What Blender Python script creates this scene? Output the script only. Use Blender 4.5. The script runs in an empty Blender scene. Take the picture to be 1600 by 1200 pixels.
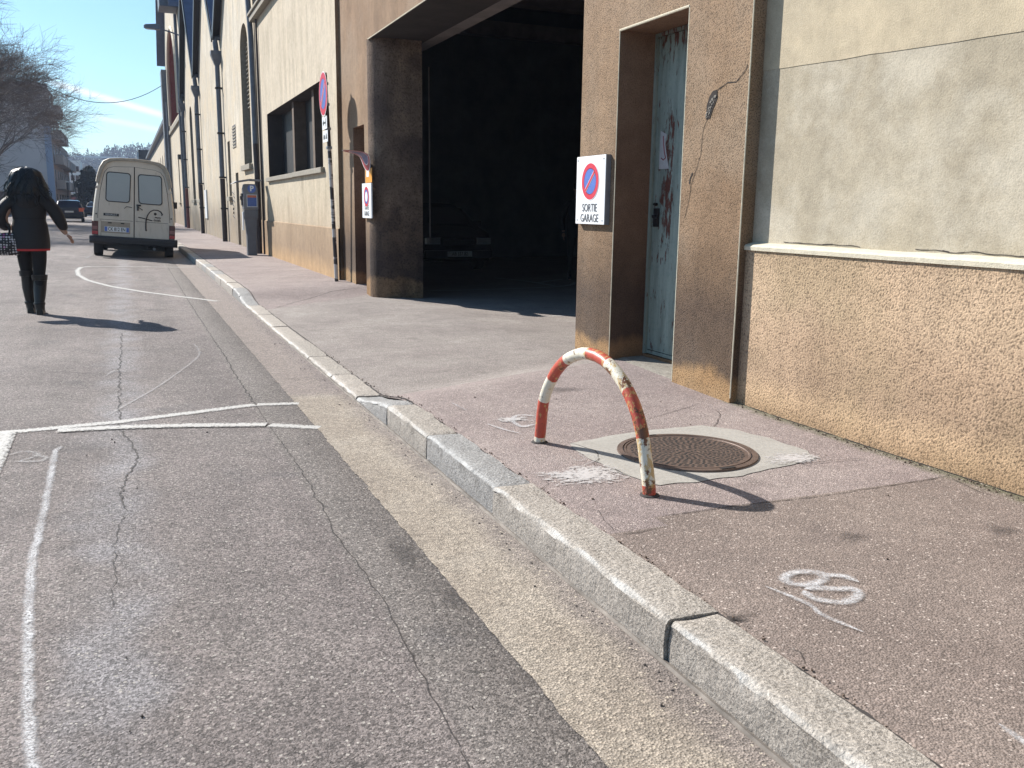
import bpy, bmesh, math, random
import numpy as np
from mathutils import Vector, Matrix, noise as mnoise
from mathutils.geometry import tessellate_polygon
random.seed(7)
R = math.radians
scene = bpy.context.scene
C = scene.collection

# ------------------------------------------------------------------ camera
CAMH = 1.3
FPX = 1400.0
def _cam_axes():
    d = np.array([195 - 800, 320 - 600, FPX], float); d /= np.linalg.norm(d)
    r = R(0.8)
    u = np.array([math.sin(r), -math.cos(r), 0.0]); u[2] = -(u[0]*d[0] + u[1]*d[1])/d[2]; u /= np.linalg.norm(u)
    x = np.cross(d, u)
    if x[0] < 0: x = -x
    return np.array([x, d, u])
AX = _cam_axes()
cam = bpy.data.cameras.new('camera'); camo = bpy.data.objects.new('camera', cam); C.objects.link(camo)
cam.sensor_width = 36.0; cam.lens = FPX/1600*36; cam.clip_start = 0.05; cam.clip_end = 5000
m = Matrix.Identity(4)
for i in range(3):
    m[i][0] = AX[i][0]; m[i][1] = -AX[i][1]; m[i][2] = -AX[i][2]
m[2][3] = CAMH
camo.matrix_world = m
scene.camera = camo
O = np.array([0, 0, CAMH])
def ray(px, py): return AX @ np.array([px-800, py-600, FPX])
def onX(px, py, x): r = ray(px, py); return Vector(O + x/r[0]*r)
def onY(px, py, y): r = ray(px, py); return Vector(O + y/r[1]*r)
def onZ(px, py, z): r = ray(px, py); return Vector(O + (z-CAMH)/r[2]*r)

# ------------------------------------------------------------------ light
LD = Vector((.458, -.679, -.574)).normalized()      # direction the sunlight travels
TS = -LD
world = bpy.data.worlds.new('World'); scene.world = world; world.use_nodes = True
wn = world.node_tree.nodes; wl = world.node_tree.links
bg = wn['Background']; sky = wn.new('ShaderNodeTexSky'); sky.sky_type = 'NISHITA'; sky.sun_disc = False
sky.sun_elevation = math.asin(TS.z); sky.sun_rotation = math.atan2(TS.x, TS.y)
sky.air_density = 1.0; sky.dust_density = 0.3; sky.ozone_density = 2.0
bg.inputs['Strength'].default_value = 0.082
# thin vapour trails high in the sky: bands along great circles
tc = wn.new('ShaderNodeTexCoord')
def trail(a, b, w, prev, amt):
    va = Vector(ray(*a)).normalized(); vb = Vector(ray(*b)).normalized()
    n = va.cross(vb).normalized(); mid = (va+vb).normalized()
    dp = wn.new('ShaderNodeVectorMath'); dp.operation = 'DOT_PRODUCT'; wl.new(tc.outputs['Generated'], dp.inputs[0]); dp.inputs[1].default_value = n
    ab = wn.new('ShaderNodeMath'); ab.operation = 'ABSOLUTE'; wl.new(dp.outputs['Value'], ab.inputs[0])
    mr = wn.new('ShaderNodeMapRange'); mr.inputs['From Min'].default_value = 0; mr.inputs['From Max'].default_value = w
    mr.inputs['To Min'].default_value = amt; mr.inputs['To Max'].default_value = 0; mr.interpolation_type = 'SMOOTHSTEP'; wl.new(ab.outputs[0], mr.inputs['Value'])
    d2 = wn.new('ShaderNodeVectorMath'); d2.operation = 'DOT_PRODUCT'; wl.new(tc.outputs['Generated'], d2.inputs[0]); d2.inputs[1].default_value = mid
    m2 = wn.new('ShaderNodeMapRange'); m2.inputs['From Min'].default_value = math.cos(va.angle(vb)*.62); m2.inputs['From Max'].default_value = math.cos(va.angle(vb)*.4); wl.new(d2.outputs['Value'], m2.inputs['Value'])
    mu = wn.new('ShaderNodeMath'); mu.operation = 'MULTIPLY'; wl.new(mr.outputs[0], mu.inputs[0]); wl.new(m2.outputs[0], mu.inputs[1])
    mx = wn.new('ShaderNodeMixRGB'); wl.new(mu.outputs[0], mx.inputs[0]); wl.new(prev, mx.inputs[1]); mx.inputs[2].default_value = (9, 9.6, 10, 1)
    return mx.outputs[0]
tint = wn.new('ShaderNodeMixRGB'); tint.blend_type = 'MULTIPLY'; tint.inputs[0].default_value = 1; wl.new(sky.outputs['Color'], tint.inputs[1]); tint.inputs[2].default_value = (.76, 1.0, 1.06, 1)
col = tint.outputs[0]
col = trail((85, 130), (262, 182), .0055, col, .8)
col = trail((150, 183), (262, 206), .005, col, .45)
wl.new(col, bg.inputs['Color'])
sun = bpy.data.lights.new('sun', 'SUN'); sun.energy = 5.0; sun.angle = R(0.53); sun.color = (1, .95, .87)
suno = bpy.data.objects.new('sun', sun); C.objects.link(suno); suno.rotation_euler = LD.to_track_quat('-Z', 'Y').to_euler()
vs = scene.view_settings; vs.view_transform = 'Standard'; vs.look = 'None'; vs.gamma = 1; vs.exposure = 0.80
scene.cycles.use_denoising = True
scene.cycles.max_bounces = 8

# ------------------------------------------------------------------ node helpers
class N:
    def __init__(s, name):
        s.m = bpy.data.materials.new(name); s.m.use_nodes = True
        s.t = s.m.node_tree; s.n = s.t.nodes; s.l = s.t.links; s.b = s.n['Principled BSDF']
        g = s.n.new('ShaderNodeNewGeometry'); s.pos = g.outputs['Position']; s.nor = g.outputs['Normal']
        sp = s.n.new('ShaderNodeSeparateXYZ'); s.l.new(s.pos, sp.inputs[0]); s.x, s.y, s.z = sp.outputs
    def set(s, inp, v):
        if isinstance(v, (int, float)):
            inp.default_value = v
        elif isinstance(v, (tuple, list)):
            inp.default_value = tuple(v) + ((1,) if len(v) == 3 and inp.type == 'RGBA' else ())
        else: s.l.new(v, inp)
    def noise(s, scale, detail=3, rough=.55, vec=None, dist=0):
        n = s.n.new('ShaderNodeTexNoise'); s.set(n.inputs['Vector'], vec or s.pos); s.set(n.inputs['Scale'], scale)
        n.inputs['Detail'].default_value = detail; n.inputs['Roughness'].default_value = rough; n.inputs['Distortion'].default_value = dist
        return n.outputs['Fac']
    def vor(s, scale, out='Distance', vec=None, rnd=1.0):
        n = s.n.new('ShaderNodeTexVoronoi'); s.set(n.inputs['Vector'], vec or s.pos); n.inputs['Scale'].default_value = scale
        n.inputs['Randomness'].default_value = rnd
        if out == 'val':
            w = s.n.new('ShaderNodeSeparateColor'); s.l.new(n.outputs['Color'], w.inputs[0]); return w.outputs[0]
        return n.outputs[out]
    def vmul(s, v):
        n = s.n.new('ShaderNodeVectorMath'); n.operation = 'MULTIPLY'; s.l.new(s.pos, n.inputs[0]); n.inputs[1].default_value = v; return n.outputs[0]
    def ma(s, op, a, b=0.0, c=None, clamp=False):
        n = s.n.new('ShaderNodeMath'); n.operation = op; s.set(n.inputs[0], a); s.set(n.inputs[1], b)
        if c is not None: s.set(n.inputs[2], c)
        n.use_clamp = clamp; return n.outputs[0]
    def ramp(s, f, stops, mode='LINEAR'):
        n = s.n.new('ShaderNodeValToRGB'); s.set(n.inputs[0], f); e = n.color_ramp.elements; n.color_ramp.interpolation = mode
        while len(e) < len(stops): e.new(.5)
        for k, (p, c) in enumerate(stops):
            e[k].position = p; e[k].color = (c, c, c, 1) if isinstance(c, (int, float)) else tuple(c) + (1,)
        return n.outputs[0]
    def step(s, v, a, b):
        n = s.n.new('ShaderNodeMapRange'); s.set(n.inputs[0], v); n.inputs[1].default_value = a; n.inputs[2].default_value = b
        n.interpolation_type = 'SMOOTHSTEP'; return n.outputs[0]
    def mix(s, f, a, b, mode='MIX'):
        n = s.n.new('ShaderNodeMixRGB'); n.blend_type = mode; s.set(n.inputs[0], f); s.set(n.inputs[1], a); s.set(n.inputs[2], b); return n.outputs[0]
    def bump(s, h, dist=.004, strength=1.0, prev=None):
        n = s.n.new('ShaderNodeBump'); n.inputs['Distance'].default_value = dist; n.inputs['Strength'].default_value = strength
        s.l.new(h, n.inputs['Height'])
        if prev: s.l.new(prev, n.inputs['Normal'])
        s.l.new(n.outputs[0], s.b.inputs['Normal']); return n.outputs[0]
    def done(s, col=None, rough=.8, metal=0, spec=None):
        if col is not None: s.set(s.b.inputs['Base Color'], col)
        s.set(s.b.inputs['Roughness'], rough); s.set(s.b.inputs['Metallic'], metal)
        if spec is not None: s.b.inputs['Specular IOR Level'].default_value = spec
        return s.m

def simple(name, c, rough=.6, metal=0, var=.25, scale=12, bumpd=0, spec=None):
    n = N(name); a = tuple(x*(1-var) for x in c); f = n.noise(scale, 5, .65)
    n2 = n.ramp(f, [(.3, 0.0), (.7, 1.0)])
    if bumpd: n.bump(n.noise(scale*6, 3), bumpd)
    return n.done(n.mix(n2, a, c), rough, metal, spec)

# ---- ground materials
def aggregate(n, base, lo=.55, hi=1.5, sc=110, stone=(.42, .38, .34), amount=.93):
    """grains of stone in a binder: cell-by-cell tone and a few pale stones"""
    v = n.vor(sc, 'val'); tone = n.ramp(v, [(0, lo), (.5, .95), (1, hi)])
    c = n.mix(1, base, tone, 'MULTIPLY')
    v2 = n.vor(sc*.62, 'val'); st = n.ma('GREATER_THAN', v2, amount)
    dd = n.ma('LESS_THAN', n.vor(sc*.62), .42)
    return n.mix(n.ma('MULTIPLY', n.ma('MULTIPLY', st, dd), .75), c, stone)
def asphalt():
    n = N('road_asphalt')
    big = n.noise(.55, 4, .6); mid = n.noise(3.5, 5, .65)
    base = n.ramp(big, [(.3, (.156, .131, .126)), (.5, (.190, .162, .155)), (.72, (.223, .194, .183))])
    base = n.mix(.6, base, n.ramp(mid, [(.3, .72), (.7, 1.2)]), 'MULTIPLY')
    strip = n.step(n.ma('ADD', n.x, n.ma('MULTIPLY', n.noise(5), .03)), .69, .74)
    base = n.mix(strip, base, n.mix(n.noise(4, 4), (.160, .140, .133), (.215, .190, .175)))
    base = n.mix(.8, base, n.ramp(n.noise(1.0, 4, .6, n.vmul((2.2, .22, 1))), [(.34, .78), (.62, 1.12)]), 'MULTIPLY')
    # pale dusty band worn along the old trench
    band = n.ma('SUBTRACT', 1.0, n.step(n.ma('ABSOLUTE', n.ma('ADD', n.x, n.ma('MULTIPLY_ADD', n.noise(1.7, 4), .5, -.13))), .02, .22))
    base = n.mix(n.ma('MULTIPLY', band, n.ramp(n.noise(2.6, 5), [(.30, 0.1), (.62, .8)])), base, (.26, .247, .258))
    # dark oil stains
    st = n.ramp(n.noise(1.6, 3, .5, n.vmul((1, .8, 1))), [(.62, 0.0), (.72, .55)])
    base = n.mix(st, base, (.085, .08, .084))
    c = aggregate(n, base, .42, 1.65, 140, (.50, .46, .42), .91)
    cr_ = n.ramp(n.noise(.9, 3), [(.35, .6), (.65, 1.25)])
    h = n.ma('ADD', n.ma('MULTIPLY', n.vor(150), -.7), n.ma('MULTIPLY', n.noise(150, 4, .7), 1.6))
    n.bump(n.ma('MULTIPLY', h, cr_), .0052, .9)
    return n.done(c, .82)
def pavement():
    n = N('pavement_asphalt')
    wob = n.ma('MULTIPLY_ADD', n.noise(3, 4), .10, -.05)
    yy = n.ma('ADD', n.y, wob)
    yd0 = n.ma('SUBTRACT', yy, n.ma('MULTIPLY', n.x, .16))            # front edge of the driveway
    drive = n.ma('MULTIPLY', n.ma('GREATER_THAN', yd0, 5.50), n.ma('LESS_THAN', n.ma('SUBTRACT', yy, n.ma('MULTIPLY', n.x, .80)), 10.35))
    near = n.ma('LESS_THAN', n.y, n.ma('MULTIPLY_ADD', n.ma('GREATER_THAN', n.x, 1.84), .10, 2.77))
    big = n.noise(1.3, 4, .6)
    pink = n.ramp(big, [(.3, (.225, .178, .170)), (.55, (.275, .224, .212)), (.75, (.32, .268, .25))])
    brown = n.ramp(big, [(.3, (.185, .145, .128)), (.6, (.235, .188, .165)), (.8, (.28, .23, .20))])
    grey = n.ramp(big, [(.3, (.245, .21, .195)), (.6, (.325, .285, .262)), (.8, (.40, .36, .33))])
    c = n.mix(near, pink, brown); c = n.mix(drive, c, grey)
    # dark soft stains and moss next to the wall foot
    c = n.mix(n.ramp(n.noise(2.2, 3), [(.64, 0.0), (.74, .45)]), c, (.12, .095, .09))
    c = n.mix(.7, c, n.ramp(n.noise(9, 5, .7), [(.3, .8), (.7, 1.15)]), 'MULTIPLY')
    wallfoot = n.ma('MULTIPLY', n.step(n.ma('ADD', n.x, n.ma('MULTIPLY', n.noise(14, 4), .12)), 3.42, 3.52), n.ma('LESS_THAN', n.y, 4.6))
    c = n.mix(n.ma('MULTIPLY', wallfoot, .7), c, (.10, .105, .05))
    c = aggregate(n, c, .66, 1.36, 160, (.56, .48, .43), .92)
    h = n.ma('ADD', n.ma('MULTIPLY', n.vor(150), -1.0), n.ma('MULTIPLY', n.noise(60, 4), .8))
    h = n.ma('MULTIPLY', h, n.ma('MULTIPLY_ADD', drive, 1.0, 1.0))
    n.bump(h, .0030, .9)
    return n.done(c, .8)
def gutter_mat():
    n = N('gutter_concrete')
    big = n.noise(1.8, 5, .6)
    c = n.ramp(big, [(.25, (.24, .198, .162)), (.5, (.315, .267, .218)), (.75, (.385, .338, .285))])
    far = n.step(n.y, 6.1, 6.35)
    c = n.mix(n.ma('MULTIPLY', far, .75), c, (.225, .185, .175))
    kerb_side = n.step(n.ma('ADD', n.x, n.ma('MULTIPLY', n.noise(2.5, 4), .18)), 1.30, 1.43)  # darker tone towards the kerb foot
    c = n.mix(n.ma('MULTIPLY', kerb_side, .55), c, (.165, .135, .13))
    c = n.mix(.8, c, n.ramp(n.noise(14, 5, .7), [(.3, .78), (.7, 1.15)]), 'MULTIPLY')
    c = aggregate(n, c, .55, 1.4, 135, (.50, .43, .34), .90)
    n.bump(n.ma('ADD', n.vor(135), n.noise(60, 4)), .004, .8)
    return n.done(c, .8)
def granite(name, a, b, sc=95):
    n = N(name)
    c = n.mix(n.noise(2.5, 4), a, b)
    c = n.mix(.85, c, n.ramp(n.vor(sc*1.6, 'val'), [(0, .62), (.4, .95), (1, 1.3)]), 'MULTIPLY')
    pit = n.ramp(n.noise(sc, 4, .7), [(.36, .45), (.52, 1.0)])
    c = n.mix(.8, c, pit, 'MULTIPLY')
    # face towards the road is darker; the arris has pale patches
    side = n.n.new('ShaderNodeSeparateXYZ'); n.l.new(n.nor, side.inputs[0])
    fx = n.step(n.ma('MULTIPLY', side.outputs[0], -1.0), .75, .98)
    c = n.mix(n.ma('MULTIPLY', fx, .35), c, (.12, .105, .10))
    ar = n.ma('MULTIPLY', n.step(n.ma('MULTIPLY', side.outputs[0], -1.0), .15, .5), n.ma('SUBTRACT', 1.0, n.step(n.ma('MULTIPLY', side.outputs[0], -1.0), .8, .97)))
    c = n.mix(n.ma('MULTIPLY', ar, n.ramp(n.noise(7, 4), [(.42, .05), (.66, .6)])), c, (.58, .58, .57))
    n.bump(n.ma('ADD', n.noise(sc, 4, .7), n.ma('MULTIPLY', n.noise(18, 3), 1.5)), .008, 1)
    return n.done(c, .7)

def wall_mat(name, a, b, zst=None, zmax=4.0, zn=.5, grain=95, bd=.006, patch=None, pit=.5, streak=.25, rough=.9, pscale=.9, round_=False):
    n = N(name)
    c = n.mix(n.ramp(n.noise(1.1, 5, .6), [(.3, 0.0), (.7, 1.0)]), a, b)
    if streak:
        c = n.mix(streak, c, n.ramp(n.noise(3.2, 5, .65, n.vmul((1, 1, .16))), [(.3, .45), (.62, 1.1)]), 'MULTIPLY')
    if patch:
        c = n.mix(n.ramp(n.noise(pscale, 6, .62), [(.46, 0.0), (.60, .85)]), c, patch)
    if zst:
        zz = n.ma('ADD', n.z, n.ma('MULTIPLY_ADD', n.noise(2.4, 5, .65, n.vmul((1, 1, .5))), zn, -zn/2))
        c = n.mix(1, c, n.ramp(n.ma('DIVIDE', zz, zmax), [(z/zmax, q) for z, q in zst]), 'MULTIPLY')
    c = n.mix(.55, c, n.ramp(n.noise(11, 5, .7), [(.3, .72), (.66, 1.12)]), 'MULTIPLY')
    g = n.noise(grain, 3, .6)
    if pit: c = n.mix(1, c, n.ramp(g, [(.34, 1-pit), (.50, 1.0), (.7, 1.08)]), 'MULTIPLY')
    if bd: n.bump(g, bd, 1.0)
    return n.done(c, rough, spec=.25)

MAT = {}
MAT['road'] = asphalt(); MAT['pave'] = pavement(); MAT['gutter'] = gutter_mat()
MAT['kerb_a'] = granite('pale_granite', (.36, .32, .28), (.455, .41, .362)); MAT['kerb_b'] = granite('blue_granite', (.30, .293, .288), (.375, .366, .358))
MAT['kerb_c'] = granite('warm_granite', (.42, .37, .32), (.50, .45, .40))
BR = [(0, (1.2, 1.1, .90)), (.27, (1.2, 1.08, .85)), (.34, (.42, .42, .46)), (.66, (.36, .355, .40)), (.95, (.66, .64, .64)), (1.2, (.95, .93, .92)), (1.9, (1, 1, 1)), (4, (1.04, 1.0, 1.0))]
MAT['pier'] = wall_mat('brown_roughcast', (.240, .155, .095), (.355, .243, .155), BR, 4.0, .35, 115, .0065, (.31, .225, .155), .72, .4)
MAT['reveal'] = wall_mat('brown_roughcast_shaded', (.17, .10, .066), (.28, .18, .12), BR, 4.0, .3, 110, .005, (.24, .15, .10), .4, .3)  # darker copy of the pier roughcast, with the reveal's shade in its colour
MAT['jamb'] = wall_mat('dark_roughcast', (.10, .07, .058), (.30, .215, .155), BR, 4.0, .5, 42, .012, (.085, .06, .052), .5, .7, pscale=1.6)  # darker and blotchier than the pier roughcast
MAT['dado'] = wall_mat('tan_roughcast', (.46, .325, .215), (.57, .415, .285), [(0, (.52, .48, .40)), (.14, (.78, .73, .66)), (.24, (1.02, .99, .93)), (.36, (.80, .78, .78)), (.48, (.86, .84, .84)), (.62, (.92, .90, .9)), (.8, (1, 1, 1)), (1.02, (1, 1, 1)), (1.15, (.8, .8, .82))], 1.15, .14, 92, .008, (.42, .31, .20), .62, .3)
MAT['plaster'] = wall_mat('patched_plaster', (.34, .29, .215), (.44, .385, .295), None, 4, .3, 120, .0022, (.485, .435, .35), .15, .25, pscale=1.7)
MAT['plaster_top'] = wall_mat('ochre_plaster', (.385, .325, .235), (.46, .395, .295), None, 4, .3, 120, .002, (.50, .42, .30), .12, .25)
MAT['beige'] = wall_mat('beige_render', (.49, .415, .315), (.58, .495, .385), [(0, (.75, .62, .5)), (.5, (.8, .7, .6)), (1.0, (.85, .8, .75)), (1.6, (.95, .95, .92)), (2.4, (1, 1, 1)), (8, (1, 1, 1))], 8.0, .5, 60, .003, (.54, .465, .365), .15, .5)
MAT['ltdado'] = wall_mat('ochre_base_render', (.36, .255, .165), (.45, .33, .22), [(0, (1.2, 1.05, .85)), (.25, (1.1, 1, .85)), (.5, (.8, .78, .78)), (1, (.9, .9, .9))], 1.0, .3, 70, .005, None, .35, .35)
MAT['hall'] = wall_mat('pale_hall_render', (.50, .44, .355), (.62, .555, .46), [(0, (.55, .52, .50)), (.9, (.50, .48, .47)), (1.6, (.84, .83, .82)), (2.5, (1, 1, 1)), (12, (.98, .98, .98))], 12., .9, 40, .003, (.56, .47, .35), .1, .6)
MAT['jambm'] = simple('shaded_brown_mullion', (.13, .09, .065), .9, 0, .4, 6, .003)  # brown darkened in colour for the shade inside the window recess
MAT['shade_dark'] = simple('shade_dark_render', (.045, .034, .03), .9, 0, .5, 3, .003)  # near-black colour stands in for shade on the soffit and window recess
MAT['ledge'] = simple('pale_coping_render', (.66, .60, .47), .85, 0, .2, 20, .003)
MAT['sill'] = simple('grey_stone_sill', (.30, .27, .22), .85, 0, .3, 12, .003)
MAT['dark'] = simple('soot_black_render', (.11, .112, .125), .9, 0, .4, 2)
MAT['dark_blue'] = simple('dark_painted_wall', (.28, .30, .35), .9, 0, .4, 1.2)
MAT['blackmetal'] = simple('black_metal', (.022, .022, .026), .45, .3, .3, 20)
MAT['steel'] = simple('galvanised_steel', (.26, .28, .32), .5, .5, .35, 9)
MAT['zinc'] = simple('blue_grey_pipe_paint', (.13, .15, .19), .55, .2, .35, 7)
MAT['pipe_dark'] = simple('rusty_dark_pipe', (.055, .04, .04), .6, .2, .4, 10)
MAT['pipe_red'] = simple('red_brown_pipe_paint', (.22, .06, .05), .6, 0, .3, 8)
MAT['slate'] = simple('blue_slate', (.10, .12, .19), .55, 0, .3, 3)
MAT['white'] = simple('white_enamel', (.82, .83, .85), .35, 0, .06, 14)
MAT['offwhite'] = simple('weathered_white_metal', (.66, .68, .68), .5, 0, .25, 18)
MAT['red'] = simple('red_sign_enamel', (.62, .03, .06), .35, 0, .12, 14)
MAT['blue'] = simple('blue_sign_enamel', (.09, .17, .52), .35, 0, .15, 14)
MAT['ink'] = simple('black_ink', (.02, .02, .022), .5)
MAT['inkgrey'] = simple('faded_dark_ink', (.10, .10, .11), .5)
MAT['orange'] = simple('orange_plastic', (.80, .34, .03), .45)
MAT['glass_dark'] = simple('dark_window_glass', (.012, .014, .017), .12, 0, .4, 3)
MAT['rubber'] = simple('tyre_rubber', (.018, .018, .018), .85, 0, .3, 20)
MAT['plastic'] = simple('black_bumper_plastic', (.02, .02, .024), .55, 0, .3, 14)
MAT['crack'] = simple('crack_shadow_dirt', (.035, .028, .026), 1)
MAT['tar'] = simple('tar_joint', (.055, .048, .046), .9, 0, .4, 30)
def paint_mat(name, c, thr, sc, soft, sf=.05, mx=1.0):
    """road paint worn down to islands; u runs across the stroke"""
    n = N(name); uv = n.n.new('ShaderNodeUVMap'); s2 = n.n.new('ShaderNodeSeparateXYZ'); n.l.new(uv.outputs[0], s2.inputs[0])
    e = n.ma('SUBTRACT', 1.0, n.ma('ABSOLUTE', n.ma('MULTIPLY_ADD', s2.outputs[0], 2.0, -1.0)))
    v = n.ma('ADD', n.ma('MULTIPLY', n.noise(sc, 5, .75), 1.0), n.ma('MULTIPLY', n.ma('POWER', n.ma('MAXIMUM', e, .0001), .7), soft))
    a = n.ramp(v, [(thr-sf, 0.0), (thr+sf, mx)])
    n.l.new(a, n.b.inputs['Alpha'])
    return n.done(n.mix(n.noise(30, 4), tuple(x*.75 for x in c), c), .7)
def spray_mat(name, c, mx, sc=150):
    n = N(name); uv = n.n.new('ShaderNodeUVMap'); s2 = n.n.new('ShaderNodeSeparateXYZ'); n.l.new(uv.outputs[0], s2.inputs[0])
    e = n.ma('SUBTRACT', 1.0, n.ma('ABSOLUTE', n.ma('MULTIPLY_ADD', s2.outputs[0], 2.0, -1.0)), clamp=True)
    e = n.step(e, .0, .85)
    sp = n.ramp(n.noise(sc, 3, .7), [(.40, 0.0), (.60, 1.0)]); big = n.ramp(n.noise(9, 3), [(.3, .45), (.6, 1.0)])
    n.l.new(n.ma('MULTIPLY', n.ma('MULTIPLY', e, big), n.ma('MULTIPLY_ADD', sp, .75*mx, .2*mx)), n.b.inputs['Alpha'])
    return n.done(c, .8)
MAT['line'] = paint_mat('worn_white_road_paint', (.60, .585, .56), .56, 55, .22, .10, .93)
MAT['spray'] = spray_mat('sprayed_white_marking', (.64, .64, .66), 1.0)
MAT['faint'] = spray_mat('faint_old_white_marking', (.50, .49, .49), .6, 120)
MAT['blot'] = paint_mat('blotchy_white_plaster', (.56, .53, .52), .61, 40, .26, .08, .95)
MAT['gcrack'] = paint_mat('broken_dark_crack', (.05, .042, .04), .74, 28, .42, .12, .9)
MAT['stain'] = paint_mat('dark_oil_stain', (.07, .062, .062), .84, 22, .55, .26, .36)

# ------------------------------------------------------------------ mesh helpers
def tag(o, label=None, cat=None, group=None, kind=None):
    if label: o['label'] = label
    if cat: o['category'] = cat
    if group: o['group'] = group
    if kind: o['kind'] = kind
    return o
def empty(name, loc=(0, 0, 0), rot=(0, 0, 0)):
    o = bpy.data.objects.new(name, None); C.objects.link(o); o.location = loc; o.rotation_euler = rot; o.empty_display_size = .1
    return o
WORLD = {}
def thing(name, label, cat, loc=(0, 0, 0), rot=(0, 0, 0), group=None, world=False):
    o = empty(name, loc, rot); tag(o, label, cat, group)
    WORLD[o.name] = Vector(loc) if world else Vector((0, 0, 0))
    return o
def off(parent):
    if parent is None: return Vector((0, 0, 0))
    return WORLD.get(parent.name, Vector((0, 0, 0)))
def link(name, me, mat, parent=None, smooth=False):
    o = bpy.data.objects.new(name, me); C.objects.link(o)
    if mat is not None:
        for k in (mat if isinstance(mat, (list, tuple)) else [mat]): me.materials.append(k)
    if parent is not None:
        o.parent = parent; WORLD[o.name] = off(parent)
        of = off(parent)
        if of.length > 0: me.transform(Matrix.Translation(-of))
    if smooth:
        for p in me.polygons: p.use_smooth = True
    return o
class MB:
    def __init__(s): s.v = []; s.f = []; s.mi = []; s.uv = []
    def face(s, pts, mi=0, uv=None):
        b = len(s.v); s.v += [tuple(p) for p in pts]; s.f.append(tuple(range(b, b+len(pts)))); s.mi.append(mi)
        s.uv.append(uv)
    def box(s, a, b, mi=0):
        x0, y0, z0 = [min(a[i], b[i]) for i in range(3)]; x1, y1, z1 = [max(a[i], b[i]) for i in range(3)]
        B = len(s.v); s.v += [(x, y, z) for z in (z0, z1) for y in (y0, y1) for x in (x0, x1)]
        for q in ((0, 2, 3, 1), (4, 5, 7, 6), (0, 1, 5, 4), (2, 6, 7, 3), (0, 4, 6, 2), (1, 3, 7, 5)):
            s.f.append(tuple(B+i for i in q)); s.mi.append(mi); s.uv.append(None)
        return s
    def bar(s, p, q, w, h, mi=0, up=(0, 0, 1)):
        p = Vector(p); q = Vector(q); d = (q-p).normalized(); u = Vector(up)
        if abs(d.dot(u)) > .98: u = Vector((0, 1, 0))
        r = d.cross(u).normalized(); u = r.cross(d)
        B = len(s.v)
        for c in (p, q):
            for a, b in ((-1, -1), (1, -1), (1, 1), (-1, 1)): s.v.append(tuple(c + r*a*w/2 + u*b*h/2))
        for k in range(4): s.f.append((B+k, B+(k+1) % 4, B+4+(k+1) % 4, B+4+k)); s.mi.append(mi); s.uv.append(None)
        s.f.append((B+3, B+2, B+1, B)); s.f.append((B+4, B+5, B+6, B+7)); s.mi += [mi]*2; s.uv += [None]*2
        return s
    def tube(s, pts, rad, n=10, mi=0, caps=True):
        pts = [Vector(p) for p in pts]; k = len(pts); rr = rad if isinstance(rad, (list, tuple)) else [rad]*k
        B = len(s.v); prev = None; L = 0
        for i, p in enumerate(pts):
            d = (pts[min(i+1, k-1)] - pts[max(i-1, 0)]).normalized()
            if prev is None:
                a = d.orthogonal().normalized()
            else:
                a = (prev - d*prev.dot(d)).normalized()
            prev = a; b = d.cross(a)
            for j in range(n):
                t = 2*math.pi*j/n; s.v.append(tuple(p + (a*math.cos(t)+b*math.sin(t))*rr[i]))
        tot = sum((pts[i+1]-pts[i]).length for i in range(k-1)) or 1
        for i in range(k-1):
            l2 = L + (pts[i+1]-pts[i]).length/tot
            for j in range(n):
                s.f.append((B+i*n+j, B+i*n+(j+1) % n, B+(i+1)*n+(j+1) % n, B+(i+1)*n+j)); s.mi.append(mi)
                s.uv.append([(j/n, L), ((j+1)/n, L), ((j+1)/n, l2), (j/n, l2)])
            L = l2
        if caps:
            s.f.append(tuple(B+j for j in reversed(range(n)))); s.f.append(tuple(B+(k-1)*n+j for j in range(n))); s.mi += [mi]*2; s.uv += [None]*2
        return s
    def lathe(s, prof, M=None, n=24, mi=0):
        """prof: (r, h) pairs turned about local z"""
        M = M or Matrix.Identity(4); B = len(s.v)
        for r, h in prof:
            for j in range(n):
                t = 2*math.pi*j/n; s.v.append(tuple(M @ Vector((r*math.cos(t), r*math.sin(t), h))))
        for i in range(len(prof)-1):
            for j in range(n): s.f.append((B+i*n+j, B+i*n+(j+1) % n, B+(i+1)*n+(j+1) % n, B+(i+1)*n+j)); s.mi.append(mi); s.uv.append(None)
        if prof[0][0] > 1e-6: s.f.append(tuple(B+j for j in reversed(range(n)))); s.mi.append(mi); s.uv.append(None)
        if prof[-1][0] > 1e-6: s.f.append(tuple(B+(len(prof)-1)*n+j for j in range(n))); s.mi.append(mi); s.uv.append(None)
        return s
    def loft(s, rings, mi=0, caps=True, closed=True):
        B = len(s.v); n = len(rings[0])
        for r in rings: s.v += [tuple(p) for p in r]
        for i in range(len(rings)-1):
            for j in range(n if closed else n-1):
                s.f.append((B+i*n+j, B+i*n+(j+1) % n, B+(i+1)*n+(j+1) % n, B+(i+1)*n+j)); s.mi.append(mi); s.uv.append(None)
        if caps:
            s.f.append(tuple(B+j for j in reversed(range(n)))); s.f.append(tuple(B+(len(rings)-1)*n+j for j in range(n))); s.mi += [mi]*2; s.uv += [None]*2
        return s
    def prism(s, poly, d, mi=0):
        """closed polygon (3D points) extruded by vector d"""
        B = len(s.v); n = len(poly); d = Vector(d)
        s.v += [tuple(p) for p in poly] + [tuple(Vector(p)+d) for p in poly]
        tris = tessellate_polygon([[Vector(p) for p in poly]])
        for t in tris: s.f.append(tuple(B+i for i in t)); s.f.append(tuple(B+n+i for i in reversed(t))); s.mi += [mi]*2; s.uv += [None]*2
        for j in range(n): s.f.append((B+j, B+(j+1) % n, B+n+(j+1) % n, B+n+j)); s.mi.append(mi); s.uv.append(None)
        return s
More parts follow.
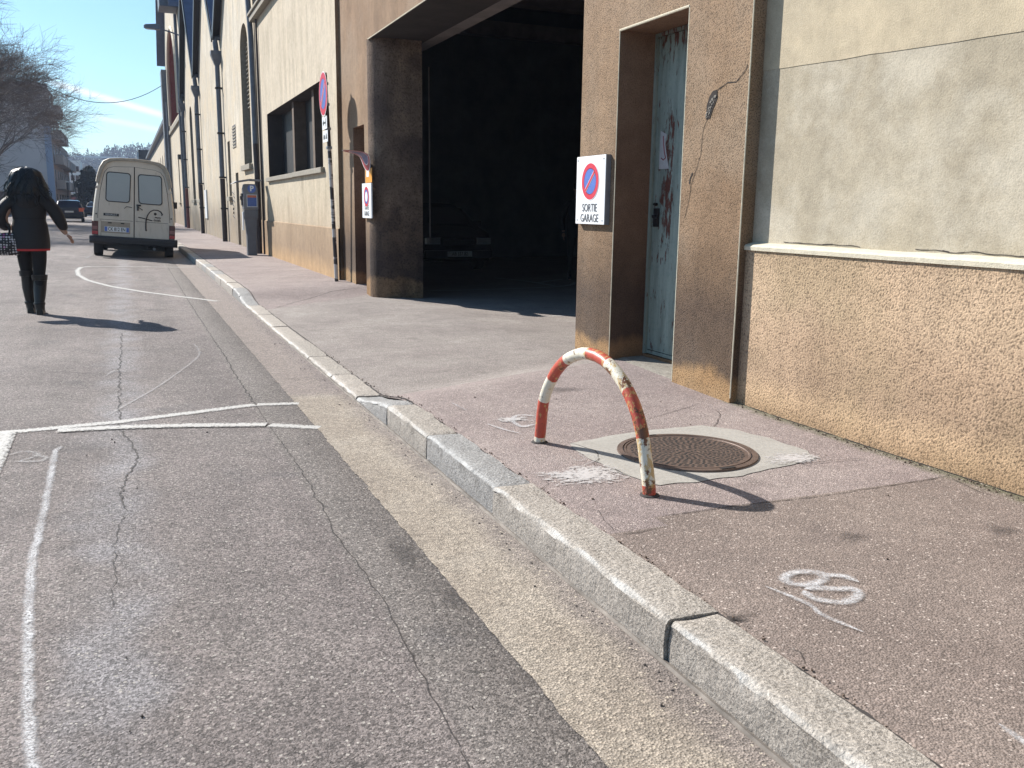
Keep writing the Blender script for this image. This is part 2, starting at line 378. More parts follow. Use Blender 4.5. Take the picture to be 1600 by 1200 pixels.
    def build(s, name, mat, parent=None, smooth=False, bevel=0, seg=2, fixn=True, weld=False):
        me = bpy.data.meshes.new(name); me.from_pydata(s.v, [], s.f)
        for i, p in enumerate(me.polygons): p.material_index = s.mi[i]
        if any(u is not None for u in s.uv):
            ul = me.uv_layers.new(name='UVMap')
            for p, u in zip(me.polygons, s.uv):
                if u:
                    for li, c in zip(p.loop_indices, u): ul.data[li].uv = c
        if fixn or bevel or weld:
            bm = bmesh.new(); bm.from_mesh(me)
            if weld: bmesh.ops.remove_doubles(bm, verts=bm.verts, dist=.0005)
            if fixn: bmesh.ops.recalc_face_normals(bm, faces=bm.faces)
            if bevel:
                es = [e for e in bm.edges if len(e.link_faces) == 2 and e.calc_face_angle(0) > .5]
                bmesh.ops.bevel(bm, geom=es, offset=bevel, segments=seg, affect='EDGES', profile=.6)
            bm.to_mesh(me); bm.free()
        o = link(name, me, mat, parent)
        if smooth:
            me.shade_smooth() if hasattr(me, 'shade_smooth') else None
            try: me.set_sharp_from_angle(angle=R(40))
            except Exception: pass
        return o
def part(name, mat, parent, fn, **k):
    b = MB(); fn(b); return b.build(name, mat, parent, **k)
def face_with_holes(b, outer, holes, mi=0):
    """outer/holes are lists of 3D points in one plane"""
    polys = [[Vector(p) for p in outer]] + [[Vector(p) for p in h] for h in holes]
    flat = [p for q in polys for p in q]
    B = len(b.v); b.v += [tuple(p) for p in flat]
    for t in tessellate_polygon(polys): b.f.append(tuple(B+i for i in t)); b.mi.append(mi); b.uv.append(None)
def rect(y0, y1, z0, z1, x): return [(x, y0, z0), (x, y1, z0), (x, y1, z1), (x, y0, z1)]
def arch(y0, y1, z0, zs, zt, x, n=12):
    """opening with a curved head: springs at zs, crown at zt"""
    yc = (y0+y1)/2; r = (y1-y0)/2
    pts = [(x, y0, z0), (x, y1, z0)]
    for k in range(n+1):
        t = math.pi*k/n; pts.append((x, yc+r*math.cos(t), zs+(zt-zs)*math.sin(t)))
    return pts
def reveals(b, hole, depth, mi=0, skip=()):
    n = len(hole)
    for i in range(n):
        if i in skip: continue
        p, q = Vector(hole[i]), Vector(hole[(i+1) % n]); d = Vector((depth, 0, 0))
        b.face([p, q, q+d, p+d], mi)
def text(name, s, size, mat, parent, pos, xdir, ydir=(0, 0, 1), sx=1.0, ext=.0015, align='CENTER', bold=0.0):
    cu = bpy.data.curves.new(name, 'FONT'); cu.body = s; cu.size = size; cu.align_x = align; cu.align_y = 'CENTER'; cu.extrude = ext; cu.offset = bold
    to = bpy.data.objects.new(name, cu); C.objects.link(to)
    dg = bpy.context.evaluated_depsgraph_get(); me = bpy.data.meshes.new_from_object(to.evaluated_get(dg))
    bpy.data.objects.remove(to); bpy.data.curves.remove(cu)
    xd = Vector(xdir).normalized(); yd = Vector(ydir).normalized(); zd = xd.cross(yd)
    M = Matrix(((xd.x*sx, yd.x, zd.x, pos[0]), (xd.y*sx, yd.y, zd.y, pos[1]), (xd.z*sx, yd.z, zd.z, pos[2]), (0, 0, 0, 1)))
    me.transform(M); me.materials.clear()
    return link(name, me, mat, parent)
def skin(name, joints, edges, mat, parent=None, sub=2, root=0, smooth=True):
    me = bpy.data.meshes.new(name); me.from_pydata([j[:3] for j in joints], edges, [])
    o = bpy.data.objects.new(name, me); C.objects.link(o)
    md = o.modifiers.new('s', 'SKIN'); md.use_smooth_shade = True; md.branch_smoothing = .4
    for i, j in enumerate(joints):
        sv = me.skin_vertices[0].data[i]; r = j[3]; sv.radius = r if isinstance(r, (tuple, list)) else (r, r); sv.use_root = (i == root)
    ms = o.modifiers.new('u', 'SUBSURF'); ms.levels = sub; ms.render_levels = sub
    dg = bpy.context.evaluated_depsgraph_get(); em = bpy.data.meshes.new_from_object(o.evaluated_get(dg))
    bpy.data.objects.remove(o); em.name = name; em.materials.clear()
    return link(name, em, mat, parent, smooth=smooth)
def join(objs, name):
    """merge several meshes into one mesh object, keeps the first one's parent"""
    bm = bmesh.new()
    for o in objs: bm.from_mesh(o.data)
    me = objs[0].data; bm.to_mesh(me); bm.free()
    for o in objs[1:]: bpy.data.objects.remove(o)
    objs[0].name = name; return objs[0]
def sm(t): t = max(0, min(1, t)); return t*t*(3-2*t)
def structure(o): o['kind'] = 'structure'; return o

# ================================================================== GROUND
def camber(x, y):
    return .035*(1.0-max(x, -3.0))*sm((y-15)/9) if x < 1.0 else 0.0
def dfac(x, y):
    a = 5.15+.85*(x-1.4)/1.9; b = a+.85
    c = 12.2+.5*(x-1.4)/1.9; d = c+1.1
    return sm((y-a)/(b-a))*(1-sm((y-c)/(d-c)))
def sw(x, y): return sw0(x, y)+und(x*1.3, y*1.3)*1.2
def sw0(x, y):
    """height of the pavement"""
    D = dfac(x, y); side = .122+.018*(x-1.37)*sm((y-4)/2)
    return side*(1-D) + (.022+.012*min(x-1.37, 2))*D
def und(x, y): return .0022*mnoise.noise(Vector((x*1.7, y*1.7, 0)))
def grid(name, xs, ys, zf, mat, smooth=True):
    b = MB(); nx = len(xs)
    b.v = [(x, y, zf(x, y)) for y in ys for x in xs]
    for j in range(len(ys)-1):
        for i in range(nx-1): b.f.append((j*nx+i, j*nx+i+1, (j+1)*nx+i+1, (j+1)*nx+i)); b.mi.append(0); b.uv.append(None)
    return structure(b.build(name, mat, smooth=smooth, fixn=False))
def fr(a, b, n): return [a+(b-a)*i/n for i in range(n+1)]
g = simple('bare_ground', (.14, .13, .11), .95, 0, .3, .05)
grid('ground', [-2500, -300, -60, 0, 60, 300, 2500], [-300, -50, 0, 60, 300, 1000, 3000], lambda x, y: -.06, g, False)
ysr = fr(-3, 14, 68)+fr(14.5, 30, 31)+fr(31, 60, 20)+fr(65, 230, 20)
grid('road', [-14, -9, -6, -4, -3]+fr(-2.5, 1.0, 14)+[1.04, 1.40], ysr, lambda x, y: camber(x, y)+und(x, y)-(.03 if x > 1.01 else 0), MAT['road'])
grid('cross_street', [-60, -30, -13.9], [52, 58, 64], lambda x, y: -.002, MAT['road'])
# gutter: a shallow concrete channel, 4 mm proud of the asphalt
def gz(x, y): return .006+und(x, y)-.006*math.sin(math.pi*max(0, min(1, (x-.98)/.4)))
b = MB(); ys = fr(-3, 14, 680)+fr(14.2, 60, 120); xs = [.975, 1.05, 1.15, 1.25, 1.36]
def gx(i, y): return xs[i] + (.010*mnoise.noise(Vector((0, y*5, 3)))+.008*mnoise.noise(Vector((0, y*17, 3)))+.006*mnoise.noise(Vector((0, y*47, 8))) if i == 0 else 0)
b.v = [(gx(i, y), y, gz(xs[i], y) if i else .004+und(xs[i], y)) for y in ys for i in range(5)]
for j in range(len(ys)-1):
    for i in range(4): b.f.append((j*5+i, j*5+i+1, (j+1)*5+i+1, (j+1)*5+i)); b.mi.append(0); b.uv.append(None)
structure(b.build('gutter', MAT['gutter'], smooth=True, fixn=False))
# mortar fillet at the kerb foot
b = MB(); b.tube([(1.374+.005*mnoise.noise(Vector((0, y*6, 0))), y, -.001+und(1.37, y)+.004*mnoise.noise(Vector((0, y*23, 6)))) for y in fr(-3, 40, 900)], .011, 6)
structure(b.build('mortar_fillet', simple('pale_mortar', (.27, .235, .205), .9, 0, .6, 9), smooth=True))

# pavement
xs = [1.545, 1.60, 1.66, 1.75]+fr(1.82, 3.36, 22)+[3.45, 3.55, 3.62]
ys = fr(-3, 4.5, 110)+fr(4.6, 14.5, 99)+fr(15, 30, 30)+fr(32, 140, 40)
def pz(x, y): return sw(x, y) + (-.006 if x < 1.6 else 0)*(1-dfac(x, y))
grid('pavement', xs, ys, pz, MAT['pave'])
dark_floor = simple('oily_garage_floor', (.075, .07, .068), .75, 0, .35, 1.5)
grid('garage_floor', [3.62, 4.6, 6, 9, 13, 16], [4.9, 6.5, 8, 10, 12, 14, 20, 26], lambda x, y: max(0.040-.03*(x-3.62)/1.0, 0.005), MAT['pave'])

# kerb stones
kerb = empty('kerb'); structure(kerb); WORLD['kerb'] = Vector((0, 0, 0))
joints = [-3, -1.9, -.6, .75, 2.055, 3.42, 4.385, 5.16, 5.97, 6.82, 7.75, 8.75, 9.9, 11.05, 12.15, 12.95, 13.75, 14.7, 15.6, 16.6, 17.6, 18.6, 19.6, 20.6]
while joints[-1] < 60: joints.append(joints[-1]+1.0)
rk = random.Random(3)
mats = {2.055: 'kerb_a', 3.42: 'kerb_b', 4.385: 'kerb_a', 5.16: 'kerb_b', 5.97: 'kerb_c', .75: 'kerb_a'}
def ktop(y):
    return .028+.107*(1-sm((y-5.12)/.85)) if y < 9 else .028+.102*sm((y-12.15)/1.5)
for k in range(len(joints)-1):
    a, c = joints[k], joints[k+1]
    near = a < 14
    gap = .004 if a < 5 else .007 if near else .012
    if a == .75: c_ = c-.012
    n = max(2, int((c-a)/(.03 if a < 7 else .08 if near else .5)))
    dx = rk.uniform(-.006, .006); dz = rk.uniform(-.004, .004); rad = .022
    if abs(a-2.055) < .01: dz = .004
    if abs(a-.75) < .01: dz = -.004; dx = .008
    b = MB(); rings = []
    for j in range(n+1):
        y = a+gap+(c-a-2*gap)*j/n; T = ktop(y)+dz
        e = 0 if 0 < j < n else -.006
        nz = lambda q, f=7: mnoise.noise(Vector((q, y*f, k*3.1)))
        w = .0065 if near else 0
        xf = 1.378+dx; ring = [(xf+e*-.5, y, -.05), (xf+nz(1)*w, y, max(T*.45, 0)+e), (xf+.004+nz(2)*w*1.5, y, T-rad*.9)]
        for q in range(1, 5):
            t = q/5*math.pi/2
            ring.append((xf+.004+rad*(1-math.cos(t))+nz(3)*w*1.6, y, T-rad+rad*math.sin(t)+nz(4)*w*1.2+e*.5))
        ring += [(xf+.05, y, T+nz(5)*w*.6+e), (1.47, y, T+nz(6)*w*.8+e), (1.555+nz(8, 12)*w*2, y, T+nz(7)*w*.7+e-.002), (1.566+nz(8, 12)*w*2, y, -.05)]
        rings.append(ring)
    b.loft(rings)
    mt = next((v for q, v in mats.items() if abs(q-a) < .01), rk.choice(['kerb_a', 'kerb_b', 'kerb_c', 'kerb_c']) if a > 6 else 'kerb_a')
    b.build('kerb_stone', MAT[mt], kerb, smooth=True)

# ---- marks and cracks laid on the ground
def ribbon(name, pts, w, mat, zf, lift=.004, jit=0.0, step=.05, wj=0.0, seed=0, taper=True, smooth_=None):
    if smooth_ is None: smooth_ = (mat is None)
    """pts are (x, y); stroke of width w that follows the surface"""
    P = [Vector((p[0], p[1], 0)) for p in pts]; out = []
    if smooth_ and len(P) > 2:
        Q = []
        for i in range(len(P)-1):
            a0, a1, a2, a3 = P[max(i-1, 0)], P[i], P[i+1], P[min(i+2, len(P)-1)]
            for k in range(5):
                t = k/5; Q.append(.5*((2*a1)+(a2-a0)*t+(2*a0-5*a1+4*a2-a3)*t*t+(3*a1-a0-3*a2+a3)*t*t*t))
        P = Q+[P[-1]]
    for i in range(len(P)-1):
        n = max(1, int((P[i+1]-P[i]).length/step))
        for k in range(n): out.append(P[i].lerp(P[i+1], k/n))
    out.append(P[-1]); b = MB(); n = len(out); rows = []
    for i, p in enumerate(out):
        d = (out[min(i+1, n-1)]-out[max(0, i-1)]); d.normalize() if d.length else None
        s = Vector((-d.y, d.x, 0)); f = 12
        q = p + s*(jit*(mnoise.noise(Vector((p.x*f, p.y*f, seed)))+.5*mnoise.noise(Vector((p.x*f*3, p.y*f*3, seed+5)))))
        ww = w*(1+wj*mnoise.noise(Vector((p.x*20, p.y*20, seed+9))))
        if taper: ww *= min(1, (min(i, n-1-i)+.35)/3)
        l, r = q+s*ww/2, q-s*ww/2
        rows.append([(l.x, l.y, zf(l.x, l.y)+lift), (q.x, q.y, zf(q.x, q.y)+lift), (r.x, r.y, zf(r.x, r.y)+lift)])
    for i in range(n-1):
        A, Bq = rows[i], rows[i+1]; v0, v1 = i/n, (i+1)/n
        b.face([A[0], A[1], Bq[1], Bq[0]], 0, [(0, v0), (.5, v0), (.5, v1), (0, v1)])
        b.face([A[1], A[2], Bq[2], Bq[1]], 0, [(.5, v0), (1, v0), (1, v1), (.5, v1)])
    return b, name, mat
def lay(name, mat, *ribs):
    b = MB()
    for (rb, _, _) in ribs:
        B = len(b.v); b.v += rb.v; b.f += [tuple(B+i for i in f) for f in rb.f]; b.mi += rb.mi; b.uv += rb.uv
    return structure(b.build(name, mat, fixn=False))
def rz(x, y): return camber(x, y)+und(x, y)
def Z0(*q): return [tuple(onZ(a, c, 0)[:2]) for a, c in q]
def Z1(*q): return [tuple(onZ(a, c, .125)[:2]) for a, c in q]
L = MAT['line']; K = MAT['crack']
lay('parking_bay_line', L,
    ribbon('a', Z0((-60, 682), (60, 672), (185, 660), (398, 633)), .095, L, rz, taper=False), ribbon('a', Z0((402, 633), (467, 631)), .085, L, rz, taper=False))
lay('parking_bay_line', L,
    ribbon('a', Z0((90, 674), (185, 669), (300, 666), (416, 665)), .105, L, rz, .0075, taper=False), ribbon('a', Z0((421, 665), (499, 669)), .095, L, rz, taper=False))
lay('parking_bay_line', L, ribbon('a', Z0((12, 676), (-25, 760), (-120, 960)), .10, L, rz, .0075, taper=False))
# the far bay: rounded end, with room for the parked van
far = [(1.30, 20.6), (.2, 20.55), (-.72, 20.5), (-.90, 20.2), (-.93, 19.4), (-.86, 18.3), (-.68, 17.2), (-.30, 15.9), (.25, 14.6), (.75, 13.7), (1.10, 13.05)]
lay('parking_bay_line', L, ribbon('a', far, .10, L, rz, .004, taper=False))
lay('spray_marking', MAT['spray'],
    ribbon('a', Z0((97, 698), (88, 705), (84, 720), (75, 770), (62, 830), (51, 875), (46, 940), (44, 1040), (45, 1120), (52, 1230)), .048, None, rz, .005, .006, .02, .3))
lay('spray_marking', MAT['faint'],
    ribbon('a', Z0((165, 652), (200, 632), (250, 603), (300, 567), (312, 552), (303, 538)), .035, None, rz, .005, .004, .03, .3),
    ribbon('a', Z0((15, 712), (40, 706), (60, 712), (30, 722)), .045, None, rz, .005, 0, .02, .3), ribbon('a', Z0((20, 722), (60, 722), (72, 716), (50, 712)), .045, None, rz, .005, 0, .02, .3),
    ribbon('a', Z0((185, 437), (215, 438), (205, 441)), .07, None, rz, .005), ribbon('a', Z0((232, 449), (265, 451), (248, 455)), .09, None, rz, .005),
    ribbon('a', Z0((165, 588), (180, 580), (200, 582)), .05, None, rz, .005), ribbon('a', Z0((135, 408), (145, 402)), .15, None, rz, .005))
def ring(c, rx, ry, w, rot=0, a0=0, a1=360):
    pts = []
    for k in range(25):
        t = R(a0+(a1-a0)*k/24); x = rx*math.cos(t); y = ry*math.sin(t)
        pts.append((c[0]+x*math.cos(rot)-y*math.sin(rot), c[1]+x*math.sin(rot)+y*math.cos(rot)))
    return ribbon('r', pts, w, None, sw, .006, .002, .02, .4)
S = MAT['spray']
def Zp(*q): return [tuple(onZ(a, c, .125)[:2]) for a, c in q]
lay('spray_marking', S,
    ribbon('a', Zp((1196, 917), (1262, 945), (1285, 962), (1350, 989)), .030, None, sw, .006, .002, .02, .4),
    ribbon('a', Zp((1342, 911), (1318, 902), (1292, 900), (1268, 895), (1240, 896), (1226, 905), (1238, 914), (1268, 914), (1286, 906), (1284, 899)), .052, None, sw, .006, .002, .015, .3),
    ribbon('a', Zp((1256, 922), (1276, 920), (1310, 922), (1334, 922), (1341, 932), (1320, 942), (1290, 940), (1268, 934), (1256, 924)), .052, None, sw, .006, .002, .015, .3),
    ribbon('a', Zp((1560, 1132), (1600, 1160), (1630, 1180)), .035, None, sw, .006, .002, .02, .4))
lay('spray_marking', S,
    ribbon('a', Zp((762, 663), (786, 671), (815, 678)), .03, None, sw, .006, .003, .02, .5), ribbon('a', Zp((705, 630), (730, 643)), .012, None, sw, .006, .003, .02, .5),
    ribbon('a', Zp((838, 652), (812, 650), (800, 657), (815, 667), (838, 663)), .045, None, sw, .006, .003, .02, .5), ribbon('a', Zp((835, 658), (815, 658)), .02, None, sw, .006, .003, .02, .5))
lay('spray_marking', MAT['faint'],
    ribbon('a', Zp((888, 712), (900, 720), (915, 718), (905, 710), (925, 712), (930, 720), (912, 727)), .022, None, sw, .006, .003, .02, .5))
def blob(name, cx, cy, rx, ry, mat, zf, lift, seed, irr=.35, n=48, uvs=True):
    b = MB(); P = []
    for k in range(n):
        t = 2*math.pi*k/n; q = 1+irr*(mnoise.noise(Vector((math.cos(t)*1.6, math.sin(t)*1.6, seed)))+.6*mnoise.noise(Vector((math.cos(t)*5, math.sin(t)*5, seed))))
        P.append((cx+rx*q*math.cos(t), cy+ry*q*math.sin(t)))
    for rI in range(6):
        r0, r1 = rI/6, (rI+1)/6
        for k in range(n):
            a, c = P[k], P[(k+1) % n]
            q = [(cx+(p[0]-cx)*r, cy+(p[1]-cy)*r) for p, r in ((a, r0), (c, r0), (c, r1), (a, r1))]
            b.face([(x, y, zf(x, y)+lift) for x, y in q], 0, [(.5-r0/2, 0), (.5-r0/2, 0), (.5-r1/2, 0), (.5-r1/2, 0)])
    return structure(b.build(name, mat, fixn=False))
p = Zp((912, 741))[0]; blob('plaster_spill', p[0], p[1], .23, .13, MAT['blot'], sw, .005, 3, .55)
p = Zp((800, 656))[0]; blob('plaster_spill', p[0], p[1], .11, .055, MAT['blot'], sw, .0045, 8, .5)
# cracks and joints
ck = []
def cr(q, w, zf=rz, f=Z0, jit=.012, lift=.003, seed=1, wj=.6): ck.append(ribbon('c', f(*q), w, None, zf, lift, jit, .025, wj, seed, smooth_=False))
cr(((190, 520), (186, 600), (188, 672), (205, 692), (217, 712), (208, 735), (196, 748), (188, 775), (196, 800)), .014, seed=2, jit=.02)
cr(((196, 800), (180, 850), (176, 920), (170, 960)), .006, seed=6, jit=.02)
cr(((738, 1215), (700, 1130), (655, 1050), (600, 940), (560, 885), (520, 825), (480, 750), (440, 692), (398, 632)), .007, seed=3, jit=.012)
cr(((398, 632), (372, 592), (350, 555), (310, 495), (285, 455), (262, 418)), .012, seed=4, jit=.015)
cr(((440, 594), (480, 592), (520, 596)), .012, seed=5, jit=.004, lift=.009)
cr(((180, 549), (230, 546)), .012, seed=7, jit=.004)
cr(((186, 546), (235, 549)), .008, seed=9, jit=.004)
cr(((-40, 582), (60, 580), (180, 586)), .008, seed=8, jit=.02)
cr(((330, 535), (380, 537), (430, 535)), .012, seed=5, jit=.004, lift=.004)
for q, rx_, ry_, zf_, f_ in (((628, 862), .07, .22, rz, Z0), ((715, 935), .06, .12, rz, Z0), ((1335, 838), .07, .06, sw, Zp), ((1566, 828), .09, .07, sw, Zp), ((880, 612), .16, .10, sw, Zp)):
    c_ = f_(q)[0]; blob('oil_stain', c_[0], c_[1], rx_, ry_, MAT['stain'], zf_, .0025, q[0]*.1, .35)
c_ = Z0((808, 776))[0]; blob('oil_stain', c_[0], c_[1], .05, .09, MAT['stain'], lambda x, y: gz(x, y), .003, 3, .35)
lay('road_cracks', MAT['gcrack'], *ck)
ck = []
P1 = lambda *q: Zp(*q)
cr(((1030, 806), (1130, 792), (1260, 778), (1380, 760), (1482, 743)), .009, sw, P1, .006, .003, 11)
cr(((962, 836), (1002, 830), (1045, 821)), .007, sw, P1, .006, .003, 12)
cr(((1480, 744), (1530, 768), (1570, 780)), .006, sw, P1, .006, .003, 13)
cr(((968, 837), (945, 815), (935, 797), (905, 790)), .003, sw, P1, .006, .003, 14)
cr(((1117, 640), (1126, 648), (1118, 663), (1112, 668)), .007, sw, P1, .006, .003, 15)
cr(((1012, 655), (1060, 642), (1095, 631)), .006, sw, P1, .006, .003, 16)
cr(((885, 690), (930, 705), (938, 718), (925, 725), (960, 735), (985, 745)), .008, sw, P1, .01, .007, 17)
cr(((1250, 728), (1300, 720), (1360, 716)), .007, sw, P1, .006, .007, 18)
cr(((1250, 1150), (1262, 1175), (1275, 1195)), .006, sw, P1, .006, .003, 19)
cr(((1215, 1003), (1250, 1018), (1258, 1040)), .005, sw, P1, .006, .003, 20)
cr(((842, 768), (857, 755), (845, 748)), .004, sw, P1, .004, .003, 21)
PD = lambda *q: [tuple(onZ(a, c, .06)[:2]) for a, c in q]
cr(((622, 614), (700, 604), (790, 592), (870, 580), (935, 572)), .010, sw, PD, .006, .003, 22)
cr(((430, 477), (470, 467), (520, 459), (562, 456)), .014, sw, PD, .006, .003, 23)
cr(((462, 513), (520, 510), (600, 507)), .010, sw, PD, .006, .003, 24)
cr(((357, 430), (430, 433), (522, 430)), .02, sw, P1, .01, .003, 25)
cr(((346, 411), (395, 409), (440, 408)), .02, sw, P1, .01, .003, 26)
lay('pavement_cracks', MAT['gcrack'], *ck)
# soil-filled joint behind the kerb and along the wall foot
lay('pavement_joint', MAT['tar'], ribbon('c', [(1.556, y) for y in fr(-3, 30, 66)], .012, None, lambda x, y: sw(x, y)+.002, .002, .008, .03, .9, 31),
    ribbon('c', [(3.478, y) for y in fr(-3, 4.5, 20)], .022, None, sw, .003, .008, .03, .9, 33),
    ribbon('c', [(3.145, y) for y in fr(14.4, 23, 20)], .03, None, sw, .004, .01, .05, .9, 34))
p = Zp((1140, 966))[0]; blob('crumbled_corner', p[0], p[1], .075, .045, MAT['gcrack'], sw, .004, 4, .6)
# concrete collar round the manhole
conc = N('pale_concrete_collar'); cc = conc.mix(conc.noise(5, 5), (.31, .292, .265), (.41, .39, .36))
cc = conc.mix(.8, cc, conc.ramp(conc.noise(60, 4, .7), [(.35, .82), (.6, 1.05)]), 'MULTIPLY'); conc.bump(conc.noise(70, 4), .0015); conc.done(cc, .85)
pad = [(1098, 664), (1150, 672), (1200, 684), (1262, 704), (1275, 716), (1215, 730), (1160, 742), (1090, 752), (1032, 758), (975, 742), (930, 722), (895, 700), (888, 692), (960, 680), (1020, 672)]
pp = Zp(*pad); b = MB(); cx = sum(q[0] for q in pp)/len(pp); cy = sum(q[1] for q in pp)/len(pp); out = []
for i in range(len(pp)):
    a, c = Vector(pp[i]), Vector(pp[(i+1) % len(pp)])
    for k in range(8):
        q = a.lerp(c, k/8); o = .02*mnoise.noise(Vector((q.x*9, q.y*9, 1))); d = (q-Vector((cx, cy))).normalized(); out.append(q+d*o)
for i in range(len(out)):
    a, c = out[i], out[(i+1) % len(out)]
    for r0, r1 in ((0, .25), (.25, .5), (.5, .7), (.7, .9), (.9, 1)):
        qs = [(cx+(p[0]-cx)*r, cy+(p[1]-cy)*r) for p, r in ((a, r0), (c, r0), (c, r1), (a, r1))]
        b.face([(x, y, sw(x, y)+(.006 if r < .95 else .003)) for q, ((x, y), r) in enumerate(zip(qs, (r0, r0, r1, r1)))])
structure(b.build('concrete_collar', conc.m, fixn=False, weld=True))
p = Zp((1240, 716))[0]; blob('plaster_spill', p[0], p[1], .16, .10, MAT['blot'], sw, .0075, 14, .5)

# ================================================================== MANHOLE COVER
mc = onZ(1073, 706, .13); MZ = sw(mc.x, mc.y)+.0125
iron = N('rusty_cast_iron'); ic = iron.mix(iron.ramp(iron.noise(14, 5, .7), [(.3, 0.0), (.7, 1.0)]), (.10, .07, .06), (.19, .135, .11)); iron.bump(iron.noise(160, 3), .0012); iron.done(ic, .55, .35)
mh = thing('manhole_cover', 'round rusty cast-iron manhole cover set in a pale concrete collar', 'manhole cover', (mc.x, mc.y, MZ))
part('frame', iron.m, mh, lambda b: b.lathe([(.318, -.02), (.318, .004), (.345, .002), (.350, -.03)], n=72))
def lid(b):
    b.lathe([(.0, .0005), (.300, .0005), (.302, .004), (.310, .004), (.311, -.02)], n=72)
    rr = random.Random(2); r = .024; k = 0
    while r < .288:
        n = max(5, int(2*math.pi*r/.030)); ph = rr.uniform(0, 6)
        for i in range(n):
            t = ph+2*math.pi*i/n; M = Matrix.Translation((r*math.cos(t), r*math.sin(t), 0)) @ Matrix.Rotation(t+(math.pi/2 if (i+k) % 2 else 0)+rr.uniform(-.3, .3), 4, 'Z')
            w, l = .0062, .0115
            lo = [M @ Vector((x*w, y*l, .0005)) for x, y in ((-1, -1), (1, -1), (1, 1), (-1, 1))]; hi = [M @ Vector((x*w*.8, y*l*.88, .0012)) for x, y in ((-1, -1), (1, -1), (1, 1), (-1, 1))]
            b.face(hi, 1)
            for q in range(4): b.face([lo[q], lo[(q+1) % 4], hi[(q+1) % 4], hi[q]], 1)
        r += .0225; k += 1
part('lid', [iron.m, simple('painted_slot_shade', (.012, .010, .009), .9)], mh, lid, fixn=False)  # black dashes paint the shade of slots; nothing is cut into the lid
part('lifting_notch', MAT['crack'], mh, lambda b: (b.box((-.035, -.338, .0045), (.045, -.318, .0056)), b.box((-.02, .322, .0045), (.025, .334, .0056))))

# ================================================================== HOOP BARRIER
prof = [(0, -.05), (0, 0), (.010, .07), (.02, .15), (.033, .215), (.055, .265), (.085, .315), (.115, .352), (.15, .392), (.19, .427), (.23, .457), (.285, .485), (.34, .507), (.40, .524), (.463, .531), (.53, .530), (.586, .520), (.64, .503),
        (.69, .479), (.745, .445), (.792, .405), (.835, .360), (.869, .310), (.895, .262), (.914, .210), (.93, .155), (.945, .105), (.958, .06), (.966, .02), (.970, -.05)]
A = onZ(843, 690, .125); Bq = onZ(1019, 775, .125)
hd = Vector((Bq.x-A.x, Bq.y-A.y, 0)).normalized(); hz = sw(1.93, 3.6)
hp = N('hoop_paint'); uv = hp.n.new('ShaderNodeUVMap'); su = hp.n.new('ShaderNodeSeparateXYZ'); hp.l.new(uv.outputs[0], su.inputs[0])
v = hp.ma('ADD', su.outputs[1], hp.ma('MULTIPLY_ADD', hp.noise(30, 3), .012, -.006))
W, Rd = (.72, .67, .56), (.47, .075, .045)
bands = [(0, W), (.045, Rd), (.165, W), (.255, Rd), (.365, W), (.485, Rd), (.585, W), (.695, Rd), (.825, W), (.945, Rd)]
pc = hp.ramp(v, bands, 'CONSTANT')
pc = hp.mix(.6, pc, hp.ramp(hp.noise(22, 5, .7), [(.3, .72), (.65, 1.06)]), 'MULTIPLY')
# yellowish undercoat and rust where paint has flaked, mostly past the crown
fl = hp.noise(26, 6, .7, hp.vmul((1.6, 1.6, .8))); side = hp.step(v, .25, .75)
under = hp.ma('GREATER_THAN', hp.ma('ADD', fl, hp.ma('MULTIPLY', side, .07)), .60)
pc = hp.mix(hp.ma('MULTIPLY', under, .8), pc, (.50, .33, .12))
rust = hp.ma('GREATER_THAN', hp.ma('ADD', hp.noise(17, 6, .75), hp.ma('MULTIPLY', side, .06)), .605)
pc = hp.mix(rust, pc, hp.mix(hp.noise(60, 3), (.10, .035, .018), (.22, .09, .035)))
grime = hp.ma('MULTIPLY', side, hp.step(hp.ma('ADD', su.outputs[0], hp.ma('MULTIPLY', hp.noise(9, 4), .25)), .98, 1.12))
hp.bump(hp.ma('MULTIPLY', rust, -1.0), .0012); hp.done(pc, .42)
hoop = thing('hoop_barrier', 'low bent steel hoop barrier in flaking red and white bands on the pavement', 'hoop barrier', (A.x, A.y, hz))
part('hoop_tube', hp.m, hoop, lambda b: b.tube([hd*s+Vector((0, 0, z)) for s, z in prof], .0285, 20), smooth=True)
for s in (0, .970):
    q = hd*s; part('footing', MAT['tar'], hoop, lambda b: b.lathe([(.047, -.01), (.042, .003), (.034, .006), (0, .007)], Matrix.Translation(q), 14), smooth=True)

# ================================================================== GARAGE BUILDING
GX = 3.42           # face of the door pier
JX = 3.20           # face of the far jamb
WX = 3.14           # face of the window wall
gb = thing('garage_building', 'brown and beige roughcast garage with a wide open vehicle entrance', 'building', (3.42, 6.0, 0), world=True)
Y0 = onX(1170, 320, GX).y-.02; Y0 = 4.53
YG = 6.67           # entrance side of the pier
d0, d1, dz0, dz1 = 5.19, 6.09, .165, 2.605
HOLE = [(GX, d0, .02), (GX, d1, .02), (GX, d1, dz1), (GX, d0, dz1)]
def pier(b):
    face_with_holes(b, [(GX, Y0, -.05), (GX, YG, -.05), (GX, YG, 6.5), (GX, Y0, 6.5)], [])
